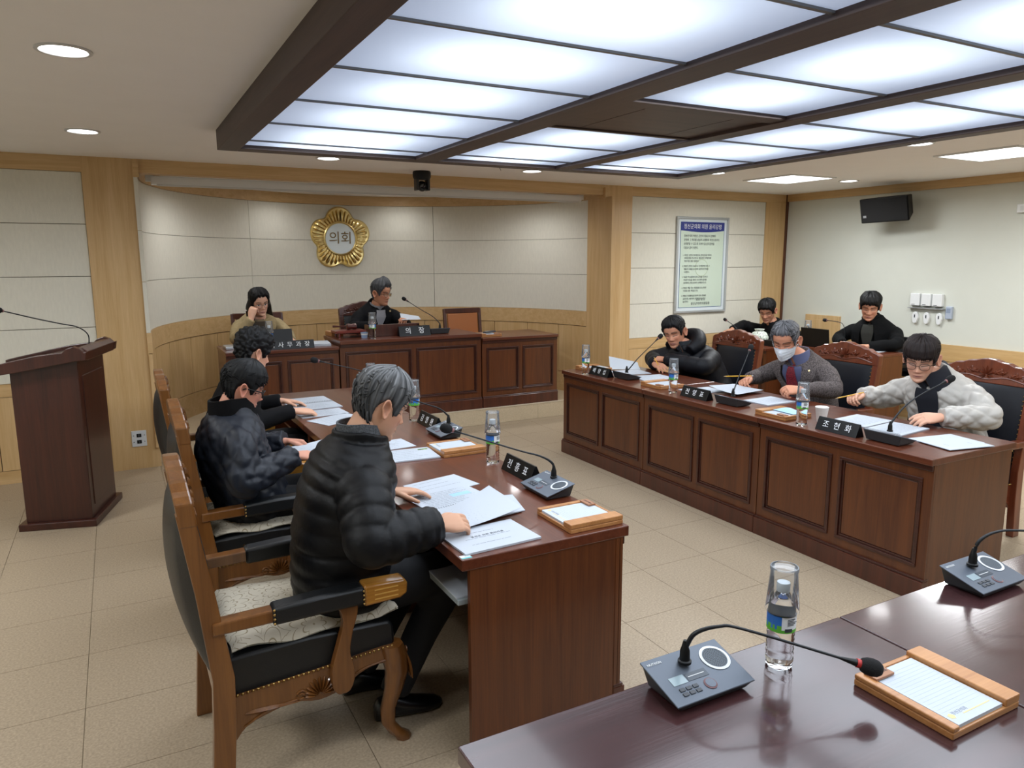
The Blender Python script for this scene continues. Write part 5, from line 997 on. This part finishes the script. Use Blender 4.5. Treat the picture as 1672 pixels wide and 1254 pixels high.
torso_patch(P5, 'shirt', M('blue_shirt', '4c5170', .8), (.38, .87), lambda v: max(.03, (v-.38)*1.15), .030); collar_ring(P5, 'shirt_collar', M('blue_shirt', '4c5170', .8), .062, .008, .080, 10, .04); torso_patch(P5, 'tie', M('dark_red_tie', '6d1524', .6, noise_amt=.8, noise_scale=160), (.36, .88), lambda v: .19-.16*max(0, v-.4)+(.10 if v > .85 else 0), .038, n=8)
for s in (-1, 1): torso_patch(P5, 'lapel', TWEED, (.38, .86), lambda v: .04+.22*min(1, (v-.38)/.33)*(1 if v < .77 else .72), .042, centre=lambda v, s=s: s*((v-.38)*1.15+.03+.22*min(1, (v-.38)/.33)), n=8, thick=.009)
b_ = P5['_tor'](.74, -.72, .045)-P5['_base']; MB().lathe([(.009, 0), (.008, .004), (.002, .006)], b_, 14, ax=(-.7, -.6, .3)).obj('lapel_pin', M('pin_gold', 'e6d3a0', .3, .8), P5['_root'], smooth=50)
P6 = person('person in glasses and a pale grey quilted jacket writing at the right desk', dict(hip=(4.53, 2.66, .585), chest=(4.47, 2.675, .835), neck=(4.400, 2.692, .985), head=(4.29, 2.725, 1.100), face=184, hd=(204, 20, 2), hs=1.12, bw=1.02,
    elR=(4.40, 3.035, .80), wrR=(4.21, 3.05, .825), elL=(4.36, 2.345, .80), wrL=(4.13, 2.47, .80), hdR=((-.95, -.05, .05), (-.1, .4, .9), GRIP), hdL=((-.9, .45, -.05), (-.1, -.5, .85), dict(curl=(.3, .35, .3), thumb=.6)), knR=(4.20, 2.80, .53), anR=(4.30, 2.8, .10), knL=(4.20, 2.54, .53), anL=(4.30, 2.54, .10),
    style='diamond', jmat=PALEJ, jname='quilted_jacket', hair='1f1614', zf=.64, th=1.2, seed=31, skin='dcaa8f', glasses=(M('brown_metal_frame', '4a3a33', .3, .6), .0017, 1.), voxel=.007, sm=1, fringe=1.25, tfade=.0, puff=.004, arm=1.0))
torso_patch(P6, 'inner_top', M('navy_fleece', '10131d', .9), (.30, .94), lambda v: .30+.06*sin(v*9)+(.3 if v > .86 else 0), .036); collar_ring(P6, 'inner_collar', M('navy_fleece', '10131d', .9), .082, .016, .084, 8, .05, flare=.014)
P7 = person('young man in black leaning over the corner staff desk', dict(hip=(6.88, 6.12, .56), chest=(6.78, 6.10, .82), neck=(6.70, 6.09, .98), head=(6.60, 6.075, 1.115), face=185, hd=(205, 26, 0), hs=1.1, bw=.95,
    elR=(6.50, 6.33, .93), wrR=(6.26, 6.27, .90), elL=(6.62, 5.80, .80), wrL=(6.40, 5.92, .83), hdR=((-1, 0, -.2), (0, .2, .95), FLAT), hdL=((-1, .2, -.1), (0, -.2, .95), FLAT), knR=(6.50, 6.22, .50), anR=(6.65, 6.22, .10), knL=(6.50, 6.0, .50), anL=(6.65, 6.0, .10),
    jmat=KNITB, jname='sweater', hair='08080a', zf=.74, th=1.15, seed=41, skin='c58f74', collar=(.03, .012, .072)))
P8 = person('young man in a black overcoat seated before the right wall', dict(hip=(6.82, 4.80, .58), chest=(6.75, 4.80, .92), neck=(6.70, 4.79, 1.09), head=(6.615, 4.775, 1.232), face=192, hd=(212, 20, 3), hs=1.12, bw=1.08,
    elR=(6.62, 5.12, .88), wrR=(6.44, 4.93, .86), elL=(6.62, 4.47, .88), wrL=(6.42, 4.62, .86), hdR=((-.5, -.85, -.05), (0, .2, .95), REST), hdL=((-.6, .8, -.05), (0, -.2, .95), REST), knR=(6.45, 4.92, .50), anR=(6.6, 4.92, .10), knL=(6.45, 4.66, .50), anL=(6.6, 4.66, .10),
    jmat=COATB, jname='overcoat', hair='0a0a0b', zf=.70, th=1.35, seed=51, skin='c08c72', collar=(.05, .014, .088), part=.012, fringe=1.1, shw=1.05, sweep=-.1))
collar_ring(P8, 'turtleneck', M('black_rollneck', '08080a', .9, spec=.2), .07, .008, .066, 2, .04)
torso_patch(P8, 'shirt', M('dark_olive_shirt', '23241f', .85), (.45, .87), lambda v: .12+(v-.45)*.5, .032)
for s in (-1, 1): torso_patch(P8, 'lapel', COATB, (.46, .86), lambda v: .05+.22*min(1, (v-.46)/.25), .036, centre=lambda v, s=s: s*(.34+(v-.46)*.8), n=8)
P9 = person('long haired woman in a beige coat resting her cheek on her hand', dict(hip=(1.26, 7.70, .755), chest=(1.22, 7.62, 1.02), neck=(1.215, 7.54, 1.175), head=(1.215, 7.45, 1.303), face=272, hd=(282, 16, -6), hs=1.08, bw=.95, floor=DZ,
    elR=(.985, 7.40, .965), wrR=(1.115, 7.335, 1.155), elL=(1.47, 7.44, .97), wrL=(1.45, 7.19, .945), hdR=((.25, .12, .95), (-.6, -.75, .2), GRIP), hdL=((.1, -1, -.1), (.1, 0, 1), FLAT), knR=(1.12, 7.30, .70), anR=(1.12, 7.35, DZ+.1), knL=(1.36, 7.30, .70), anL=(1.36, 7.35, DZ+.1),
    jmat=CAMEL, jname='coat', hair='09080a', zf=.80, th=1.1, seed=61, skin='dcae95', closed=False, glasses=(M('thin_metal_frame', '5a544e', .3, .8), .0013, 1.05), part=.004, tfade=.1))
torso_patch(P9, 'inner_top', M('taupe_knit', '4b4136', .9), (.5, .88), lambda v: .10+(v-.5)*.7, .032)
for s in (-1, 1): torso_patch(P9, 'lapel', CAMEL, (.5, .86), lambda v: .05+.24*min(1, (v-.5)/.25), .036, centre=lambda v, s=s: s*(.36+(v-.5)*.9), n=8)
hb = MB(); HMx = P9['_HM']
for s, pts in ((1, [(.066, .0, .04), (.085, -.01, -.04), (.085, .0, -.13), (.075, .035, -.22), (.08, .045, -.30)]), (-1, [(-.066, -.01, .04), (-.086, -.03, -.05), (-.10, -.05, -.12), (-.125, -.07, -.18), (-.13, -.07, -.22)])): hb.tube([HMx @ Vector(p) for p in pts], [.03, .036, .036, .03, .014], 12, sub=5)
hb.tube([HMx @ Vector(p) for p in ((0, -.07, .02), (0, -.09, -.08), (0, -.10, -.2))], [.055, .06, .045], 14, sub=5)
hb.v = [tuple(Vector(v)-P9['_base']) for v in hb.v]; hb.obj('long_hair', M('black_hair', '0a090b', .4, bump=.3, bump_scale=200), P9['_root'], smooth=60)
P10 = person('chairperson in a dark blazer and grey shirt at the middle of the dais', dict(hip=(2.46, 7.83, .755), chest=(2.46, 7.76, 1.06), neck=(2.475, 7.70, 1.225), head=(2.50, 7.625, 1.355), face=276, hd=(306, 10, 0), hs=1.1, bw=1.0, floor=DZ,
    elR=(2.19, 7.58, 1.01), wrR=(2.31, 7.36, 1.03), elL=(2.74, 7.56, 1.02), wrL=(2.65, 7.36, 1.075), hdR=((.4, -.9, 0), (0, .2, .95), GRIP), hdL=((-.3, -.9, .2), (.3, .1, .9), GRIP), knR=(2.34, 7.36, .68), anR=(2.34, 7.45, DZ+.1), knL=(2.58, 7.36, .68), anL=(2.58, 7.45, DZ+.1),
    jmat=BLAZ, jname='blazer', hair='1d1e20', hair2='6a6c70', mix=.6, zf=.80, th=1.1, seed=71, skin='bd876a', glasses=(M('thin_metal_frame', '5a544e', .3, .8), .0013, 1.0), lift=.08, collar=(.02, .012, .075)))
torso_patch(P10, 'shirt', M('grey_tee', '8f9096', .85), (.5, .88), lambda v: .08+(v-.5)*.9, .030); collar_ring(P10, 'shirt_neckband', M('grey_tee', '8f9096', .85), .03, .008, .074, 2, .04)
for s in (-1, 1): torso_patch(P10, 'lapel', BLAZ, (.5, .85), lambda v: .03+.2*min(1, (v-.5)/.25), .034, centre=lambda v, s=s: s*(.2+(v-.5)*1.1), n=8)
b_ = P10['_tor'](.76, -.62, .045)-P10['_base']; MB().lathe([(.011, 0), (.009, .004), (.002, .006)], b_, 14, ax=(.1, -1, .2)).obj('lapel_pin', M('pin_gold', 'e6d3a0', .3, .8), P10['_root'], smooth=50)
# ================================================================== THINGS ON WALLS AND CEILING
# gilded council emblem
em_ = thing('wall_emblem', 'gilded five petalled council emblem on the alcove wall', 'emblem', (2.41, 8.845, 1.957)); R0 = .375
def outline(a):   # five rounded petals, one up
    d = (a-pi/2) % (2*pi/5); d = min(d, 2*pi/5-d); return R0*(.76+.24*max(0, cos(d*2.5))**.9) if d < pi/5 else R0*.8
pts = [(outline(2*pi*k/120)*cos(2*pi*k/120), outline(2*pi*k/120)*sin(2*pi*k/120)) for k in range(120)]
bp = MB(); bp.rings([[(x*s, y, z*s) for x, z in pts] for s, y in ((1.0, 0), (1.0, -.012), (.955, -.028), (.90, -.022), (.5, -.02))]); bp.obj('petal_plate', GOLD, em_, smooth=40)
fl_ = MB()
for k in range(40):
    a = 2*pi*(k+.5)/40; r1 = outline(a)*.90; wd = .020 if k % 8 not in (1, 2) else .026; dx, dz = cos(a), sin(a); R = []
    for i in range(7):
        t_ = i/6; r = .205+(r1-.205)*t_; ww = wd*(.55+.45*t_)*(1 if i < 6 else .55); h = .018+.030*sin(pi*(.15+.75*t_))
        R.append([(dx*r-dz*ww, -.018, dz*r+dx*ww), (dx*r-dz*ww*.5, -.018-h, dz*r+dx*ww*.5), (dx*r+dz*ww*.5, -.018-h, dz*r-dx*ww*.5), (dx*r+dz*ww, -.018, dz*r-dx*ww)])
    fl_.rings(R)
fl_.obj('stamens', GOLD, em_, smooth=50)['kind'] = 'stuff'
MB().lathe([(.205, .018), (.205, .04), (.190, .048), (.178, .036)], (0, 0, 0), 48, ax=(0, -1, 0), cap=False).obj('inner_ring', GOLD, em_, smooth=40); MB().lathe([(.182, .0), (.182, .034), (.002, .036)], (0, 0, 0), 48, ax=(0, -1, 0)).obj('white_disc', M('emblem_white', 'e3edf0', .4), em_, smooth=40)
text('의회', .155, M('emblem_bronze', '7d6840', .35, .4), em_, frame((0, -.037, 0), (1, 0, 0), (0, 0, 1)), 'emblem_lettering', ext=.003)
# framed ethics charter
po = thing('framed_charter', 'framed charter poster with a blue heading on the fabric wall', 'poster', (6.105, YB-.014, 1.633)); PW, PH = .397, .554
f_ = MB(); rect_frame(f_, -PW, PW, -PH, PH, .026, -.03, 0); f_.obj('frame', M('poster_frame', 'b9bcbc', .35, .5), po, bevel=.004); B(-PW+.02, PW-.02, -.012, 0, -PH+.02, PH-.02).obj('mount', M('mount_white', 'd4dcdf', .5), po)
sh_ = B(-PW+.065, PW-.065, -.014, -.012, -PH+.065, PH-.06).obj('sheet', M('charter_green', 'c6d4c3', .55), po)
rl = MB(); rect_frame(rl, -PW+.062, PW-.062, -PH+.062, PH-.058, .005, -.0148, -.013); rl.obj('blue_rule', M('charter_blue_rule', '3c5f8c', .5), sh_)
ban = [(-PW+.066, PH-.06), (-PW+.066, PH-.155)]+[(-PW+.066+(2*PW-.132)*k/14, PH-.155-.018*sin(pi*k/14)) for k in range(1, 14)]+[(PW-.066, PH-.155), (PW-.066, PH-.06)]
MB().prism(ban, -.0155, -.0140, 'y').obj('heading_band', M('charter_blue', '26317e', .5), sh_)
def ptext(s, size, x, z, m=INK, al='CENTER', sx=1.): return text(s, size, m, sh_, frame((x, -.0165, z), (1, 0, 0), (0, 0, 1)), 'printed_text', ext=.0002, align=al, sx=sx)
ptext('정선군의회 의원 윤리강령', .062, 0, PH-.113, WHITE, sx=.88)
body = ['정선군의회 의원은 군민의 대표로서 명예와', '권위와 그 직무를 성실히 수행하여 주민으로부터', '신뢰받을 수 있도록 지켜야 할 윤리강령을', '다음과 같이 정한다.']
for k, s in enumerate(body): ptext(s, .032, -.285, .335-k*.045, al='LEFT', sx=.86)
it = [['1. 의원은 군민의 복리증진과 권익신장을 위하여', '    의회운영에 주도적으로 활동하며 지역발전에', '    이바지할 것을 다짐한다.'], ['2. 의원은 군민의 대표로서 인격함양에 힘쓰고', '    법률과 조례를 준수하며 공정하게 직무를', '    수행한다.'], ['3. 의원은 의사결정에 있어 공익을 우선하고', '    부당한 이득을 취하지 아니하며 품위를', '    유지하여 군민으로부터 신뢰를 받는다.'], ['4. 의원은 책임 있는 의정활동으로 군정과', '    의회에 대한 책임을 진다.'], ['5. 의원은 의정활동을 통하여 얻은 정보를', '    공정하게 사용하며 군민에게 봉사하고', '    솔선한다.']]
z = .115
for p_ in it:
    for s in p_: ptext(s, .025, -.295, z, al='LEFT', sx=.9); z -= .034
    z -= .024
ptext('2022년 7월 1일', .022, 0, -.405); ptext('정선군의회의원일동', .036, 0, -.448)
we = MB(); we.lathe([(.10, 0), (.10, .0004), (.094, .0004), (.094, 0)], (0, -.0142, -.03), 40, ax=(0, -1, 0), cap=False); we.obj('watermark_ring', M('charter_watermark', 'aebc9c', .6), sh_)
# loudspeaker on its bracket
sp_ = thing('loudspeaker', 'black loudspeaker on a bracket high on the right wall', 'loudspeaker', (7.5, 5.10, 2.235)); F_ = Matrix.Translation((-.24, 0, 0)) @ Matrix.Rotation(radians(-14), 4, 'Y') @ Matrix.Rotation(radians(6), 4, 'Z')
cab = MB(); R = [[(-.12, y, z) for y, z in ((-.26, -.13), (.26, -.13), (.26, .13), (-.26, .13))], [(.13, y, z) for y, z in ((-.17, -.10), (.17, -.10), (.17, .10), (-.17, .10))]]
cab.rings(R); cab.v = [tuple(F_ @ Vector(v)) for v in cab.v]; cab.obj('cabinet', M('speaker_black', '050506', .5, spec=.25), sp_, bevel=.01)
gr_ = MB().box(-.128, -.12, -.25, .25, -.12, .12, M4=F_); gr_.obj('front_grille', M('speaker_cloth', '08080a', .8), sp_, bevel=.004); MB().box(-.131, -.128, .19, .225, -.07, -.045, M4=F_).obj('maker_badge', M('badge_grey', '8b8d90', .4), sp_)
MB().box(-.12, 0, -.05, .05, -.03, .03).box(-.02, 0, -.07, .07, -.07, .07).obj('wall_bracket', BLACKM, sp_)
# white boxes and holders on the right wall
for k, y in enumerate((4.865, 4.745, 4.625)):
    t = thing('wall_controller', ('left', 'middle', 'right')[k]+' one of three white controller boxes on the right wall', 'controller box', (XR, y, 1.275), 0, 'white wall controller boxes'); B(-.045, 0, -.052, .052, -.062, .066).obj('case', WHITE, t, bevel=.006); B(-.03, -.004, -.04, .04, -.068, -.062).obj('outlet_slot', DGREY, t); B(-.0465, -.045, -.005, .032, -.052, -.047).obj('print', INK, t)
sf = B(-.05, 0, -.19, .19, -.008, .0).obj('small_wall_shelf', M('shelf_grey', '9a9c9e', .4), None, (XR, 4.745, 1.192)); tag(sf, 'thin grey ledge under the three controller boxes', 'shelf')
for k, y in enumerate((4.86, 4.735, 4.60)):
    t = thing('wall_remote', ('left', 'middle', 'right')[k]+' one of three oval white remotes hung on the right wall', 'remote', (XR, y, 1.085), 0, 'white oval wall remotes'); o_ = [(.035*math.copysign(abs(cos(q))**.8, cos(q))*(1 if sin(q) > 0 else .85), .062*sin(q)) for q in [2*pi*i/20 for i in range(20)]]
    MB().prism(o_, -.03, 0, 'x').obj('remote_case', WHITE, t, bevel=.006); B(-.032, -.03, -.006, .006, .0, .032).obj('button_strip', DGREY, t)
t = thing('thermostat', 'grey blue thermostat right of the white remotes', 'thermostat', (XR, 4.50, 1.155)); B(-.035, 0, -.033, .033, -.065, .065).obj('case', M('thermostat_grey', 'aab4c4', .4), t, bevel=.008); B(-.037, -.035, -.02, .02, .0, .045).obj('display', M('thermostat_display', '8c99ad', .2), t)
t = thing('wall_panel_box', 'white panel box at the right edge, high on the right wall', 'panel box', (XR, 3.86, 2.15)); B(-.04, 0, -.09, .09, -.03, .05).obj('case', WHITE, t, bevel=.004); B(-.042, -.04, -.06, .06, -.01, .03).obj('cover', M('cover_white', 'd7d9d8', .5), t)
# oak cover board on the right wall
t = thing('oak_cover_board', 'light oak cover board standing above the wainscot behind the laptop', 'wood panel', (XR, 6.02, .83)); B(-.04, -.001, -.24, .24, -.17, .205).obj('board', OAKZ, t, bevel=.003); B(-.045, -.04, -.2, .2, -.1, .15).obj('inset_panel', OAKZ, t, bevel=.002)
# outlet plate on the left pillar
t = thing('outlet_plate', 'grey double outlet plate low on the left oak pillar', 'outlet', (.072, YB-.03, .256)); B(-.055, .055, -.008, 0, -.066, .066).obj('plate', M('outlet_grey', 'd3d7da', .4, .1), t, bevel=.002)
for z in (-.027, .027):
    s = B(-.017, .017, -.011, -.008, z-.014, z+.014).obj('socket', BLACK, t); B(-.006, .006, -.0125, -.011, z-.008, z+.008).obj('port', DGREY, s)
for x in (-.04, .04):
    for z in (-.027, .027): MB().lathe([(.004, 0), (.003, .003)], (x, -.008, z), 8, ax=(0, -1, 0)).obj('screw', DGREY, t)
# projection screen case under the lintel
t = thing('projection_screen', 'long white roll up projection screen case under the lintel', 'projection screen', (2.415, 6.84, 2.385)); B(-2.09, 2.09, -.04, .04, -.07, -.001).obj('case', WHITE, t, bevel=.005); B(-2.05, 2.05, -.046, -.036, -.082, -.066).obj('bottom_bar', M('screen_bar', 'c9cac8', .5), t)
for s in (-1, 1): B(s*2.10-.03, s*2.10+.03, -.02, .03, -.045, .06).obj('end_bracket', WHITE, t, bevel=.003)
# ceiling camera
t = thing('ceiling_camera', 'black pan tilt camera hanging from the ceiling before the alcove', 'camera', (2.515, 6.40, ZC)); MB().lathe([(.075, 0), (.082, -.012), (.082, -.05), (.07, -.075)], (0, 0, 0), 28).obj('mount_base', BLACK, t, smooth=40)
for s in (-1, 1): B(s*.052-.012, s*.052+.012, -.04, .04, -.17, -.07).obj('yoke_arm', M('camera_grey', '2a2c30', .4), t, bevel=.006)
MB().lathe([(.02, -.045), (.042, -.035), (.045, .02), (.03, .045)], (0, 0, -.13), 22, ax=(-.25, -.9, -.25)).obj('camera_head', BLACK, t, smooth=40); MB().lathe([(.026, .045), (.026, .052), (.018, .05)], (0, 0, -.13), 20, ax=(-.25, -.9, -.25)).obj('lens', M('lens_glass', '05060a', .05), t, smooth=40)
t = thing('hanging_strap', 'thin black strap end hanging from the coffer edge', 'strap', (2.55, CY1+.012, 2.43)); MB().tube([(0, 0, .0), (.02, .0, -.03), (.05, .01, -.075)], [.006, .0055, .001], 6).obj('strap', BLACKM, t); MB().lathe([(.008, -.012), (.008, 0)], (0, -.004, 0), 8, ax=(0, 1, 0)).obj('fixing', BLACKM, t)
bpy.data.scenes.remove(SCR)
